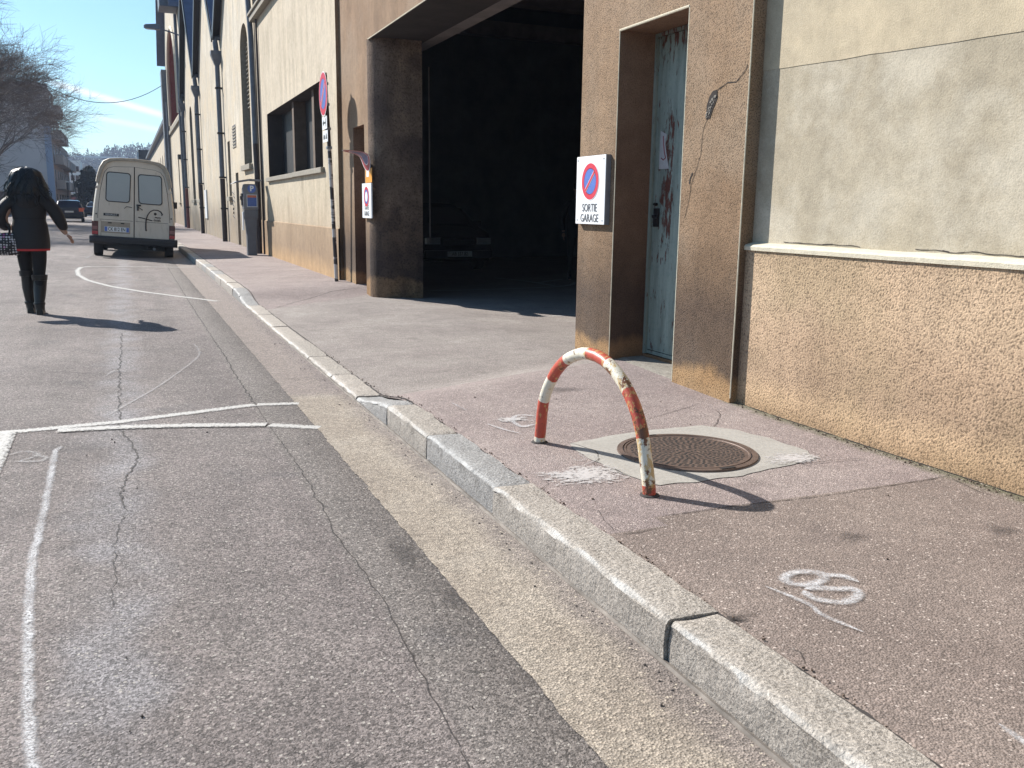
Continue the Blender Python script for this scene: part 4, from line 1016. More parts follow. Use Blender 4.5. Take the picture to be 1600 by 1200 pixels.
part('solar_roof', mg, mt, lambda b: b.loft([[(-.42+.0, y, 1.69+.02*abs(y)), (-.30, y, 1.72), (.0, y, 1.775), (.26, y, 1.765), (.27, y, 1.80), (.0, y, 1.82), (-.30, y, 1.765)] for y in (-.2, -.1, 0, .1, .2)]), bevel=.004)
part('blue_badge', MAT['blue'], mt, lambda b: b.lathe([(0, 0), (.095, 0), (.095, .004), (0, .004)], Matrix.Translation((.03, -.172, 1.59)) @ Matrix.Rotation(R(90), 4, 'X'), 28))
text('letter_p', 'P', .17, MAT['white'], mt, (.03, -.1785, 1.59), (1, 0, 0), sx=1, ext=.001, bold=.006)
pn = part('display_panel', simple('blue_instruction_panel', (.07, .14, .42), .4, 0, .3, 40), mt, lambda b: b.box((-.08, -.187, 1.18), (.13, -.18, 1.44)))
part('panel_frame', MAT['offwhite'], mt, lambda b: (b.box((-.095, -.186, 1.165), (-.08, -.179, 1.455)), b.box((.13, -.186, 1.165), (.145, -.179, 1.455)), b.box((-.08, -.186, 1.165), (.13, -.179, 1.18)), b.box((-.08, -.186, 1.44), (.13, -.179, 1.455))))
part('orange_header', simple('orange_red_header', (.6, .16, .08), .4), pn, lambda b: b.box((-.078, -.189, 1.385), (.128, -.1872, 1.438)))
part('coin_front', MAT['plastic'], mt, lambda b: (b.box((-.20, -.10, 1.20), (-.172, .12, 1.48)), b.box((-.225, -.05, 1.33), (-.2, .05, 1.42))), bevel=.006)
part('notice_strip', MAT['white'], mt, lambda b: b.box((-.19, -.08, .62), (-.165, .05, 1.05)))

# ================================================================== VAN
van = thing('delivery_van', 'dirty cream high-roof delivery van parked at the kerb with graffiti on its rear door', 'van', (.125, 24.0, .0), (0, R(3.8), R(-1.0)))
cream = N('dirty_cream_paint')
cc = cream.mix(cream.ramp(cream.noise(3, 5, .65, cream.vmul((1, 1, .5))), [(.3, 0.0), (.75, 1.0)]), (.57, .51, .43), (.68, .62, .54))
cc = cream.mix(cream.ramp(cream.noise(16, 5, .7, cream.vmul((1, 1, .25))), [(.56, 0.0), (.75, .45)]), cc, (.28, .22, .17)); cream.done(cc, .42)
CR = cream.m
hp_ = [(.90, .42), (.925, .62), (.93, .95), (.905, 1.25), (.86, 1.60), (.80, 1.90), (.74, 2.12), (.66, 2.27), (.52, 2.345), (.28, 2.375), (0, 2.385)]
def vsec(y, s=1.0, top=1.0, zlow=.42, zcut=None):
    h = []
    for x, z in hp_:
        zz = zlow+(z-.42)*top
        h.append((x*s, zz))
    r = [(x, y, z) for x, z in h]+[(-x, y, z) for x, z in reversed(h[:-1])]
    return r
def vbody(b):
    b.loft([vsec(.0, .965, .985), vsec(.035, .985, .994), vsec(.10, 1.0), vsec(1.4, 1.0), vsec(2.75, 1.0), vsec(3.0, .99, .95), vsec(3.3, .97, .80), vsec(3.7, .96, .62), vsec(4.0, .95, .36), vsec(4.75, .93, .30), vsec(4.95, .86, .24)])
part('body', CR, van, vbody, smooth=True)
# moulded high-roof cap overhanging the doors
def cap(b):
    def sec(y, o, z0=1.78):
        h = [(x+o*.8, z+o*.35) for x, z in [(.825, z0), (.80, 1.92), (.745, 2.12), (.665, 2.27), (.53, 2.345), (.28, 2.375), (0, 2.385)]]
        hi = [(x-.055, z-.05) for x, z in h]
        out = [(x, y, z) for x, z in h]+[(-x, y, z) for x, z in reversed(h[:-1])]
        inn = [(-x, y, z) for x, z in hi]+[(x, y, z) for x, z in reversed(hi[:-1])]
        return out+inn
    b.loft([sec(-.035, .004), sec(-.06, .018), sec(-.03, .035), sec(.05, .042), sec(.16, .03), sec(.2, .004)])
part('roof_cap', simple('grimy_cream_fibreglass', (.50, .45, .38), .6, 0, .3, 9), van, cap, smooth=True)
def door_poly(s, z0, z1, inset=.0):
    """left (s=-1) or right door outline on the rear plane"""
    pts = [(.012, z0), (.80, z0), (.805, .95), (.785, 1.25), (.745, 1.6), (.69, 1.88), (.655, 2.02), (.58, 2.12), (.45, 2.165), (.012, 2.195)]
    return [(s*(x-(inset if x > .1 else 0)), z) for x, z in pts]
def panel(b, pts, y0, y1): b.prism([(x, y0, z) for x, z in pts], (0, y1-y0, 0))
def rrect(x0, x1, z0, z1, r, n=4):
    out = []
    for cx_, cz_, a0 in ((x1-r, z1-r, 0), (x0+r, z1-r, 90), (x0+r, z0+r, 180), (x1-r, z0+r, 270)):
        for k in range(n+1): t = R(a0+90*k/n); out.append((cx_+r*math.cos(t), cz_+r*math.sin(t)))
    return out
vg = N('van_rear_glass'); vg.done(vg.mix(vg.noise(2, 3), (.30, .33, .36), (.36, .39, .42)), .15); VG = vg.m
dirt = simple('panel_gap', (.06, .045, .035), .9)
part('door_gap', dirt, van, lambda b: b.box((-.818, -.0045, .49), (.818, .02, 2.17)) if False else panel(b, [(x*1.012, z+.006*(1 if z > 1 else -1)) for x, z in door_poly(1, .50, 2)]+[(-x*1.012, z+.006*(1 if z > 1 else -1)) for x, z in reversed(door_poly(1, .50, 2))], -.004, .03))
for s, nm in ((-1, 'rear_door'), (1, 'rear_door')):
    d = part(nm, CR, van, lambda b: panel(b, [(x+(0 if abs(x) > .1 else 0), z) for x, z in door_poly(s, .51, 2)], -.016, -.0045), bevel=.004)
    if s == 1: d['label'] = 'rear door with black sprayed squiggle'
    x0, x1 = (.095, .64)
    q = rrect(x0, x1, 1.335, 2.045, .075); q = [(s*(x-(z-1.335)*.03), z) for x, z in q]
    part('window_seal', MAT['plastic'], d, lambda b: panel(b, q, -.026, -.0162))
    q2 = rrect(x0+.022, x1-.022, 1.357, 2.023, .06); q2 = [(s*(x-(z-1.335)*.03), z) for x, z in q2]
    part('window_glass', VG, d, lambda b: panel(b, q2, -.0275, -.0262))
    for z in (.90, 1.66): part('hinge', CR, d, lambda b: b.box((s*.765 if z < 1 else s*(.80-(z-1.2)*.11), -.03, z-.035), (s*.86 if z < 1 else s*(.90-(z-1.2)*.11), -.012, z+.03)), bevel=.006)
    part('door_stop', MAT['plastic'], d, lambda b: b.lathe([(.018, 0), (.018, .02), (0, .022)], Matrix.Translation((s*.84, -.012, 1.03)) @ Matrix.Rotation(R(90), 4, 'X'), 10))
    part('pressing_groove', dirt, d, lambda b: b.box((s*.03, -.0172, .905), (s*.79, -.0162, .913)))
    if s == -1:
        part('number_plate_recess', simple('recess_cream', (.40, .34, .27), .5, 0, .2, 8), d, lambda b: b.box((-.74, -.018, .595), (-.09, -.0162, .865)))
        npz = part('number_plate', MAT['white'], d, lambda b: b.box((-.66, -.026, .63), (-.11, -.0185, .745)), bevel=.002)
        part('blue_band', MAT['blue'], npz, lambda b: (b.box((-.655, -.0275, .634), (-.595, -.0262, .741)), b.box((-.175, -.0275, .634), (-.115, -.0262, .741))))
        text('plate_number', 'CK 812 EN', .115, MAT['ink'], npz, (-.387, -.0275, .686), (1, 0, 0), sx=.72, ext=.0006, bold=.002)
        part('plate_lamp', MAT['plastic'], d, lambda b: (b.box((-.58, -.028, .825), (-.50, -.0185, .85)), b.box((-.30, -.028, .825), (-.22, -.0185, .85))))
        bd_ = part('maker_badge', MAT['plastic'], d, lambda b: b.box((-.68, -.022, 1.00), (-.34, -.0165, 1.062)))
        text('badge_letters', 'RENAULT', .062, MAT['offwhite'], bd_, (-.51, -.0228, 1.03), (1, 0, 0), sx=.95, ext=.0004)
        part('wiper', MAT['plastic'], d, lambda b: b.tube([(-.22, -.03, 1.20), (-.17, -.035, 1.25), (-.05, -.03, 1.235)], .007, 6))
        part('lower_seam', dirt, d, lambda b: b.box((-.74, -.0172, .51), (-.733, -.0162, .90)))
    else:
        part('door_handle', MAT['plastic'], d, lambda b: (b.box((.06, -.045, 1.17), (.10, -.017, 1.32)), b.box((.05, -.04, 1.28), (.15, -.017, 1.32)), b.bar((.09, -.03, 1.26), (.19, -.03, 1.19), .014, .014)), bevel=.004)
        def graf(b):
            def P(q): return [(x, -.0205, z) for x, z in q]
            arc = [(.265, .73), (.262, .85), (.27, .98), (.30, 1.08), (.36, 1.17), (.44, 1.215), (.53, 1.215), (.60, 1.18), (.635, 1.12), (.62, 1.09)]
            b.tube(P(arc), [.016, .017, .016, .013, .012, .012, .013, .014, .018, .012], 6); b.tube(P([(.09, 1.015), (.2, 1.0), (.31, .975), (.41, .955)]), .012, 6)
            b.lathe([(.034, 0), (.03, .004), (0, .004)], Matrix.Translation((.475, -.0165, 1.12)) @ Matrix.Rotation(R(90), 4, 'X'), 12)
            b.tube(P([(.47, 1.045), (.52, 1.03), (.57, 1.035), (.60, 1.03)]), .013, 6)
            b.tube(P([(.44, .955), (.46, .99), (.475, .955), (.49, .985), (.51, .955), (.53, .985), (.55, .96), (.575, .985), (.60, .955), (.585, .99), (.45, .95), (.60, .95)]), .006, 5)
            b.tube(P([(.27, .70), (.27, .73)]), .02, 6)
        part('sprayed_squiggle', simple('dull_black_spray', (.05, .04, .035), .8), d, graf)
for s in (-1, 1):
    tl = part('tail_light', simple('dark_red_lens', (.10, .02, .022), .25, 0, .2, 30), van, lambda b: b.box((s*.795, -.03, .53), (s*.935, .12, .86)), bevel=.01)
    part('bright_lens', simple('bright_red_lens', (.50, .03, .04), .25, 0, .2, 30), tl, lambda b: (b.box((s*.805, -.0335, .55), (s*.928, -.0305, .62))))
    part('pale_lens', simple('pink_lens', (.26, .10, .10), .25, 0, .2, 30), tl, lambda b: (b.box((s*.805, -.0335, .66), (s*.928, -.0305, .74))))
    part('side_mirror', MAT['plastic'], van, lambda b: (b.box((s*.93, 3.25, 1.28), (s*1.08, 3.33, 1.46)), b.bar((s*.90, 3.35, 1.34), (s*.97, 3.3, 1.36), .03, .03)), bevel=.01)
def bumper(b):
    prof = [(.0, .33), (-.11, .335), (-.145, .37), (-.15, .47), (-.12, .515), (0, .52)]
    rg = []
    for x, q in ((-1.0, .3), (-.985, .8), (-.93, 1), (0, 1.1), (.93, 1), (.985, .8), (1.0, .3)):
        rg.append([(x, y*q+(.12 if abs(x) > .99 else .0), z) for y, z in prof]+[(x, .16, .52), (x, .16, .33)])
    b.loft(rg)
part('rear_bumper', MAT['plastic'], van, bumper, bevel=.01)
part('underbody', MAT['plastic'], van, lambda b: (b.box((-.62, .3, .22), (.62, 4.6, .44)), b.box((-.75, .62, .20), (.75, .74, .30)), b.tube([(.32, -.02, .26), (.32, .5, .27)], .03, 8), b.box((-.45, .1, .20), (.2, .5, .42))))
part('exhaust_tip', MAT['steel'], van, lambda b: b.tube([(.46, -.06, .265), (.46, .2, .27)], .033, 10))
def wheel(parent, x, y, r=.31, w=.19, s=1, z=None):
    M = Matrix.Translation((x, y, z if z is not None else r)) @ Matrix.Rotation(R(90)*s, 4, 'Y')
    t = part('wheel', MAT['rubber'], parent, lambda b: b.lathe([(r*.62, -w/2), (r*.93, -w/2), (r, -w*.36), (r, w*.36), (r*.93, w/2), (r*.62, w/2), (r*.60, w*.2)], M, 28), smooth=True)
    part('rim', MAT['steel'], t, lambda b: b.lathe([(0, w*.30), (r*.2, w*.32), (r*.5, w*.22), (r*.62, w*.42), (r*.62, -.02)], M, 20), smooth=True)
for y in (.72, 3.85):
    for s in (-1, 1): wheel(van, s*.815, y, .315, .20, s)

# ================================================================== CARS
def car(root, paint, rear=True, plate=None, estate=True, L=4.4, W=1.74, Ht=1.42, lamp=(.45, .03, .03)):
    """car pointing away (+y); rear at y = 0"""
    def sec(y, w, z0, z1, zr, wr):
        h = [(w*.96, z0), (w, z0+.12), (w*1.0, (z0+z1)/2), (w*.965, z1), (wr, zr-.06), (wr*.82, zr), (0, zr+.015)]
        return [(x, y, z) for x, z in h]+[(-x, y, z) for x, z in reversed(h[:-1])]
    w = W/2
    if estate: st = [(0, w*.93, .38, .88, .93, w*.86), (.06, w*.97, .28, .92, 1.0, w*.84), (.30, w, .22, .93, Ht-.06, w*.74), (.8, w, .2, .93, Ht, w*.76), (2.4, w, .2, .92, Ht, w*.76), (2.75, w, .2, .91, Ht-.08, w*.74), (3.45, w, .2, .90, .94, w*.80), (4.1, w*.95, .22, .80, .84, w*.75), (4.4, w*.84, .30, .68, .70, w*.66)]
    else: st = [(0, w*.93, .38, .84, .90, w*.84), (.15, w*.97, .28, .9, .96, w*.80), (.75, w, .2, .92, 1.0, w*.78), (1.25, w, .2, .93, Ht-.05, w*.70), (1.8, w, .2, .93, Ht, w*.72), (2.4, w, .2, .92, Ht-.03, w*.72), (3.25, w, .2, .90, .93, w*.80), (4.1, w*.95, .22, .80, .84, w*.75), (4.4, w*.84, .30, .68, .70, w*.66)]
    part('body', paint, root, lambda b: b.loft([sec(*q) for q in st]), smooth=True)
    G_ = MAT['glass_dark']
    if estate: part('rear_window', G_, root, lambda b: b.prism([(-w*.76, .07, .97), (w*.76, .07, .97), (w*.68, .275, Ht-.12), (-w*.68, .275, Ht-.12)], (0, -.012, 0)))
    else: part('rear_window', G_, root, lambda b: b.prism([(-w*.70, .80, 1.04), (w*.70, .80, 1.04), (w*.62, 1.2, Ht-.10), (-w*.62, 1.2, Ht-.10)], (0, -.012, .01)))
    ws_ = (2.72, 3.42) if estate else (2.42, 3.22)
    part('windscreen', G_, root, lambda b: b.prism([(-w*.74, ws_[1]-.02, .98), (w*.74, ws_[1]-.02, .98), (w*.66, ws_[0]+.06, Ht-.10), (-w*.66, ws_[0]+.06, Ht-.10)], (0, .02, .012)))
    y0 = .4 if estate else 1.1
    for s in (-1, 1):
        part('side_window', G_, root, lambda b: b.prism([(s*(w*.965), y0, .96), (s*(w*.965), 3.2 if estate else 3.0, .96), (s*(w*.77), 2.65 if estate else 2.35, Ht-.10), (s*w*.77, y0+.15, Ht-.10)], (s*.012, 0, 0)))
        part('tail_light', simple('car_red_lens', lamp, .25), root, lambda b: b.box((s*w*.66, -.02, .66 if not estate else .68), (s*w*.97, .09, .92)), bevel=.015)
        part('headlight', simple('clear_headlight_lens', (.55, .57, .6), .15, .3), root, lambda b: b.box((s*w*.46, 4.18, .58), (s*w*.84, 4.405, .72)), bevel=.02)
        part('side_mirror', paint, root, lambda b: b.box((s*w*.98, 2.95, .92), (s*(w+.16), 3.03, 1.05)), bevel=.02)
    part('bumper', MAT['plastic'], root, lambda b: b.box((-w*.95, -.05, .34), (w*.95, .12, .50)), bevel=.03)
    part('front_bumper', MAT['plastic'], root, lambda b: (b.box((-w*.86, 4.28, .30), (w*.86, 4.46, .46)), b.box((-w*.4, 4.3, .56), (w*.4, 4.42, .68))), bevel=.03)
    if plate: 
        pl = part('number_plate', MAT['offwhite'], root, lambda b: (b.box((-.26, -.066, .54), (.26, -.054, .65)) if rear else b.box((-.26, 4.465, .36), (.26, 4.475, .47))))
        text('plate_number', plate, .10, MAT['ink'], pl, ((0, -.068, .595) if rear else (0, 4.477, .415)), ((1, 0, 0) if rear else (-1, 0, 0)), sx=.8, ext=.0006)
    for y in (.75, 3.45):
        for s in (-1, 1): wheel(root, s*(w-.10), y, .30, .19, s)
darkblue = simple('dark_blue_car_paint', (.018, .022, .045), .22, .2, .2, 5)
yc_ = 66; q = onY(111, 350, yc_)
c1 = thing('estate_car', 'dark blue estate car driving away in the middle of the street', 'car', (q.x-.05, yc_, camber(q.x, yc_)), (0, 0, R(2)), world=False)
car(c1, darkblue, True, 'BX 205 GT' if False else None, lamp=(.75, .13, .05))
pl = part('number_plate', MAT['offwhite'], c1, lambda b: b.box((-.26, -.066, .62), (.26, -.054, .73)))
q = onY(142, 343, 92)
c2 = thing('saloon_car', 'dark blue saloon car further along the street beside the cream van', 'car', (q.x+.1, 92, camber(q.x, 92)), (0, 0, R(-14)))
car(c2, darkblue, True, None, False)
q = onY(148, 336, 106)
c3 = thing('white_car', 'pale car parked farthest away beyond the dark blue saloon', 'car', (q.x+.3, 106, camber(q.x, 106)), (0, 0, R(-10)))
car(c3, simple('pale_car_paint', (.6, .62, .64), .25, 0, .1, 5), True, None, False)
c4 = thing('garage_car', 'dark car parked inside the dark garage facing the entrance', 'car', (6.35, 22.2, 0.005), (0, 0, R(180)))
car(c4, simple('black_car_paint', (.010, .010, .013), .25, .1, .2, 5), False, None, True, W=1.72)
pl = part('number_plate', MAT['offwhite'], c4, lambda b: b.box((-.27, 4.465, .33), (.27, 4.475, .445)))
text('plate_number', 'AB 337 82', .10, MAT['ink'], pl, (0, 4.477, .388), (-1, 0, 0), sx=.82, ext=.0006)

# ================================================================== PEOPLE
def finger_chain(J, E_, base, dirv, bend, lens, r=.0085):
    """adds a bent finger rooted at joint index base"""
    p = Vector(J[base][:3]); d = Vector(dirv).normalized(); i = base
    for k, l in enumerate(lens):
        p = p+d*l; J.append((p.x, p.y, p.z, r*(1-.12*k))); E_.append((i, len(J)-1)); i = len(J)-1
        d = (d+Vector(bend)*.45).normalized()
def hand(name, mat, parent, wrist, down, side, curl, s=1.0):
    """palm with four fingers of different lengths and a thumb from its side"""
    w = Vector(wrist); dn = Vector(down).normalized(); sd = Vector(side).normalized()
    J = [(w.x, w.y, w.z, .026*s)]; E_ = []
    pm = w+dn*.05*s; J.append((pm.x, pm.y, pm.z, (.034*s, .02*s))); E_.append((0, 1))
    o = [skin('palm', [J[0], J[1], tuple(w+dn*.085*s)+((.034*s, .016*s),)], [(0, 1), (1, 2)], mat, parent, 2)]
    for k, (a, l) in enumerate(((.030, .030), (.010, .034), (-.010, .031), (-.029, .025))):
        b0 = w+dn*.072*s+sd*a*s; J2 = [tuple(b0)+(.0085*s,)]; E2 = []
        finger_chain(J2, E2, 0, dn+sd*a*3, curl, [l*s, l*.8*s, l*.65*s], .0085*s); o.append(skin('f', J2, E2, mat, parent, 1))
    b0 = w+dn*.028*s+sd*.024*s; J2 = [tuple(b0)+(.012*s,)]; E2 = []
    finger_chain(J2, E2, 0, dn*.75+sd*.8, Vector(curl)*.8, [.032*s, .027*s, .02*s], .0105*s); o.append(skin('f', J2, E2, mat, parent, 1))
    h = join(o, name); return h
def shade(o): 
    for p in o.data.polygons: p.use_smooth = True
WYp = 12.1; wx = -1.045
skinm = simple('skin', (.42, .25, .18), .5, 0, .12, 20)
hairm = simple('black_hair', (.012, .012, .013), .42, 0, .4, 60)
jacket = simple('black_quilted_jacket', (.012, .011, .014), .6, 0, .35, 30, .004)
trous = simple('black_leggings', (.007, .0065, .008), .8, 0, .3, 20)
bootm = simple('black_leather_boot', (.009, .008, .008), .35, 0, .4, 14, .004)
redm = simple('red_hem_fabric', (.55, .04, .04), .8, 0, .15, 20)
wm = thing('person', 'woman seen from behind in a black jacket with a red hem walking down the road', 'person', (wx, WYp, 0))
# local x from the body axis, y forward (away), z up
Jb = [(0, 0, .93, (.15, .11)), (0, 0, 1.06, (.13, .10)), (0, .01, 1.22, (.15, .10)), (0, .01, 1.38, (.13, .09)), (0, .0, 1.47, (.055, .055)), (0, .015, 1.56, (.075, .085)), (0, .02, 1.64, (.078, .09)),
      (-.10, .02, .84, .112), (-.085, .10, .50, .068), (-.085, .14, .36, .06), (-.075, .12, .09, .042), (-.078, .20, .035, .036), (-.08, .29, .03, .03),
      (.09, -.01, .84, .112), (.055, -.01, .48, .07), (.055, -.04, .34, .06), (.035, -.08, .09, .042), (.045, .0, .035, .036), (.05, .09, .03, .03),
      (-.17, .0, 1.36, .06), (-.265, -.03, 1.13, .045), (-.25, .06, 1.03, .036), (-.22, .15, 1.0, .028),
      (.17, .0, 1.36, .06), (.27, -.02, 1.14, .045), (.33, -.02, 1.02, .038), (.385, -.02, .94, .028)]
Eb = [(0, 1), (1, 2), (2, 3), (3, 4), (4, 5), (5, 6), (0, 7), (7, 8), (8, 9), (9, 10), (10, 11), (11, 12), (0, 13), (13, 14), (14, 15), (15, 16), (16, 17), (17, 18), (3, 19), (19, 20), (20, 21), (21, 22), (3, 23), (23, 24), (24, 25), (25, 26)]
body = skin('body', Jb, Eb, skinm, wm)
def limbmat(o, fn, mats):
    for m_ in mats: o.data.materials.append(m_)
    for p in o.data.polygons: p.material_index = fn(p.center)
def face_features(b, c, f, u):
    """nose and ears on the head, facing direction f"""
    s = f.cross(u)
    b.loft([[c+f*.085+s*x*.016+u*z for x, z in ((-1, -.03), (1, -.03), (.4, .03), (-.4, .03))], [c+f*.118+s*x*.008+u*(z-.012) for x, z in ((-1, -.01), (1, -.01), (.3, .0), (-.3, .0))]])
    for q in (-1, 1): b.lathe([(.018, 0), (.026, .008), (.012, .016), (0, .016)], Matrix.Translation(c+s*q*.078) @ (s*q).to_track_quat('Z', 'Y').to_matrix().to_4x4(), 10)
    b.bar(c+f*.086-s*.022-u*.062, c+f*.086+s*.022-u*.062, .012, .010)
hc = Vector((0, .02, 1.61))
fb = MB(); face_features(fb, hc, Vector((0, 1, 0)), Vector((0, 0, 1))); fo = fb.build('face', skinm, wm, smooth=True)
hd_ = hand('h', skinm, wm, (.385, -.02, .945), (.55, .1, -.85), (.3, .9, .2), (-.5, .25, -.1), .85)
hd2 = hand('h', skinm, wm, (-.22, .145, 1.0), (.25, .9, .1), (0, -.1, 1), (0, -.1, -.6), .85)
join([body, fo, hd_, hd2], 'body'); shade(body)
limbmat(body, lambda c: 1 if c.z < .93 and abs(c.x) < .21 else 0, [trous])
def loft_ellipse(b, rows, n=28, wr=.0, seed=0):
    rg = []
    for cx_, cy_, z, rx, ry in rows:
        rg.append([(cx_+rx*math.cos(2*math.pi*k/n)*(1+wr*mnoise.noise(Vector((math.cos(2*math.pi*k/n)*3, math.sin(2*math.pi*k/n)*3, z*9+seed)))), cy_+ry*math.sin(2*math.pi*k/n)*(1+wr*mnoise.noise(Vector((math.sin(2*math.pi*k/n)*3, 2, z*12+seed)))), z) for k in range(n)])
    b.loft(rg)
J1 = skin('t', [(0, 0, .90, (.18, .14)), (0, 0, 1.00, (.18, .14)), (0, 0, 1.13, (.165, .13)), (0, 0, 1.27, (.185, .135)), (0, 0, 1.37, (.17, .11)), (0, 0, 1.43, (.10, .08)),
               (-.205, 0, 1.35, .095), (-.295, -.02, 1.20, .085), (-.31, -.03, 1.09, .074), (-.24, .10, 1.01, .056),
               (.205, 0, 1.35, .095), (.29, -.02, 1.20, .085), (.33, -.02, 1.08, .070), (.375, -.02, .975, .052)],
          [(0, 1), (1, 2), (2, 3), (3, 4), (4, 5), (4, 6), (6, 7), (7, 8), (8, 9), (4, 10), (10, 11), (11, 12), (12, 13)], jacket, wm)
jk = MB(); loft_ellipse(jk, [(0, 0, .775, .192, .148), (0, 0, .79, .197, .152), (0, 0, .85, .199, .153), (0, 0, .93, .197, .152), (0, 0, 1.03, .192, .148), (0, 0, 1.10, .176, .138), (0, 0, 1.13, .172, .135), (0, 0, 1.16, .18, .138), (0, 0, 1.25, .192, .142), (0, 0, 1.33, .185, .13), (0, 0, 1.39, .14, .10)], 32, .035)
jo = jk.build('jacket', jacket, wm, smooth=True); jo = join([jo, J1], 'jacket'); shade(jo)
part('waist_seam', simple('jacket_seam', (.010, .010, .012), .7), jo, lambda b: loft_ellipse(b, [(0, 0, 1.122, .1765, .1395), (0, 0, 1.138, .1765, .1395)], 32))
hm = MB(); loft_ellipse(hm, [(0, 0, .752, .190, .146), (0, 0, .758, .194, .149), (0, 0, .776, .194, .150)], 32, .035); hm.build('red_hem', redm, jo, smooth=True)
part('hood', jacket, jo, lambda b: loft_ellipse(b, [(0, -.10, 1.22, .06, .03), (0, -.11, 1.30, .12, .06), (0, -.09, 1.38, .14, .09), (0, -.05, 1.44, .12, .10), (0, -.02, 1.47, .08, .07)], 24, .06), smooth=True)
# hair: a wide bushy mass with loose strands
def hair(b):
    n = 36; rows = [(0, 1.715, .02), (0, 1.708, .07), (0, 1.69, .115), (0, 1.655, .155), (0, 1.60, .18), (0, 1.53, .205), (0, 1.46, .218), (0, 1.42, .212), (0, 1.385, .19), (0, 1.36, .14), (0, 1.35, .05)]
    rg = []
    for _, z, r in rows:
        rg.append([(math.cos(t)*r*(1+.16*mnoise.noise(Vector((math.cos(t)*3, math.sin(t)*3, z*7)))), -.02+math.sin(t)*r*.70*(1+.16*mnoise.noise(Vector((math.cos(t)*3, math.sin(t)*3, z*7+4))))-(.0 if math.sin(t) < 0 else .0), z+.015*mnoise.noise(Vector((math.cos(t)*4, math.sin(t)*4, 1)))) for t in [2*math.pi*k/n for k in range(n)]])
    b.loft(rg)
    rr = random.Random(4)
    for k in range(320):
        t = rr.uniform(0, 2*math.pi); z0 = rr.uniform(1.37, 1.71); i = min(range(len(rows)), key=lambda q: abs(rows[q][1]-z0)); r = rows[i][2]*.93
        p = Vector((math.cos(t)*r, -.02+math.sin(t)*r*.7, z0)); o = Vector((math.cos(t), math.sin(t), rr.uniform(-.3, .5)))
        pts = [p]; 
        for q in range(4): p = p+o*rr.uniform(.006, .020)+Vector((rr.uniform(-.016, .016), rr.uniform(-.01, .01), -.026)); pts.append(p)
        b.tube(pts, [.006, .006, .005, .004, .0015], 4)
part('hair', hairm, wm, hair, smooth=True, fixn=False)
for s, (kx, ky, zt_, ax, ay) in ((-1, (-.085, .105, .50, -.077, .12)), (1, (.055, -.015, .455, .036, -.08))):
    def boot(b):
        rows = [(kx, ky, zt_+.005, .052, .052), (kx, ky, zt_, .078, .074), (kx+.003, ky+.01, zt_-.05, .073, .070), ((kx*.6+ax*.4), (ky*.6+ay*.4), zt_*.62, .070, .07), ((kx*.3+ax*.7), (ky*.3+ay*.7), zt_*.42, .062, .064), (ax, ay, .14, .054, .056), (ax, ay, .11, .056, .060), (ax, ay+.02, .06, .052, .075), (ax, ay+.03, .03, .05, .08)]
        loft_ellipse(b, rows, 22, .10, s*5)
        rg = []
        for y, w_, h_ in ((-.055, .035, .085), (-.02, .044, .10), (.06, .046, .095), (.13, .050, .065), (.19, .045, .05), (.225, .022, .035)):
            rg.append([(ax+w_*math.cos(t)*1.0, ay+y, max(.012, .012+h_*max(0, math.sin(t)))) for t in [2*math.pi*k/14 for k in range(14)]])
        b.loft(rg)
        b.box((ax-.036, ay-.058, .0), (ax+.036, ay+.01, .022)); b.box((ax-.04, ay+.05, .0), (ax+.04, ay+.20, .014))
    bo = part('boot', bootm, wm, boot, smooth=True)
    part('boot_cuff', bootm, bo, lambda b: loft_ellipse(b, [(kx, ky, zt_-.055, .077, .073), (kx, ky, zt_-.05, .084, .080), (kx, ky, zt_+.012, .089, .085), (kx, ky, zt_+.012, .078, .074), (kx, ky, zt_-.03, .072, .068)], 22, .10, s*9), smooth=True)
    part('ankle_strap', bootm, bo, lambda b: loft_ellipse(b, [(ax, ay, .115, .060, .063), (ax, ay, .12, .064, .067), (ax, ay, .14, .064, .067), (ax, ay, .145, .060, .063)], 18, .05), smooth=True)
# handbag hung from her left forearm
bm_ = N('patterned_black_bag'); vv = bm_.vor(34, 'Distance', None, .25); cl = bm_.vor(34, 'val', None, .25)
bm_.done(bm_.mix(bm_.ma('LESS_THAN', vv, .42), (.02, .02, .024), bm_.ramp(cl, [(.3, (.55, .55, .58)), (.62, (.6, .6, .62)), (.66, (.55, .10, .35)), (.8, (.5, .5, .55))])), .5)
bag = thing('handbag', 'black handbag with rows of white and pink dots held by the walking woman', 'handbag', (wx-.31, WYp-.02, .70))
part('bag_body', bm_.m, bag, lambda b: b.loft([[(x, y*w_, z) for y, z in ((-1, .04), (-1.05, .12), (-.8, .22), (-.3, .262), (.3, .262), (.8, .22), (1.05, .12), (1, .04), (.6, 0), (-.6, 0))] for x, w_ in ((-.185, .05), (-.17, .075), (-.08, .095), (.08, .095), (.16, .075), (.175, .05))]), bevel=.012, smooth=True)
for q in (-.05, .05):
    part('handle', bootm, bag, lambda b: b.tube([(-.09, q, .24), (-.07, q*.8, .33), (.0, q*.4, .37), (.07, q*.4, .355), (.10, q*.8, .32), (.09, q, .24)], .009, 8), smooth=True)
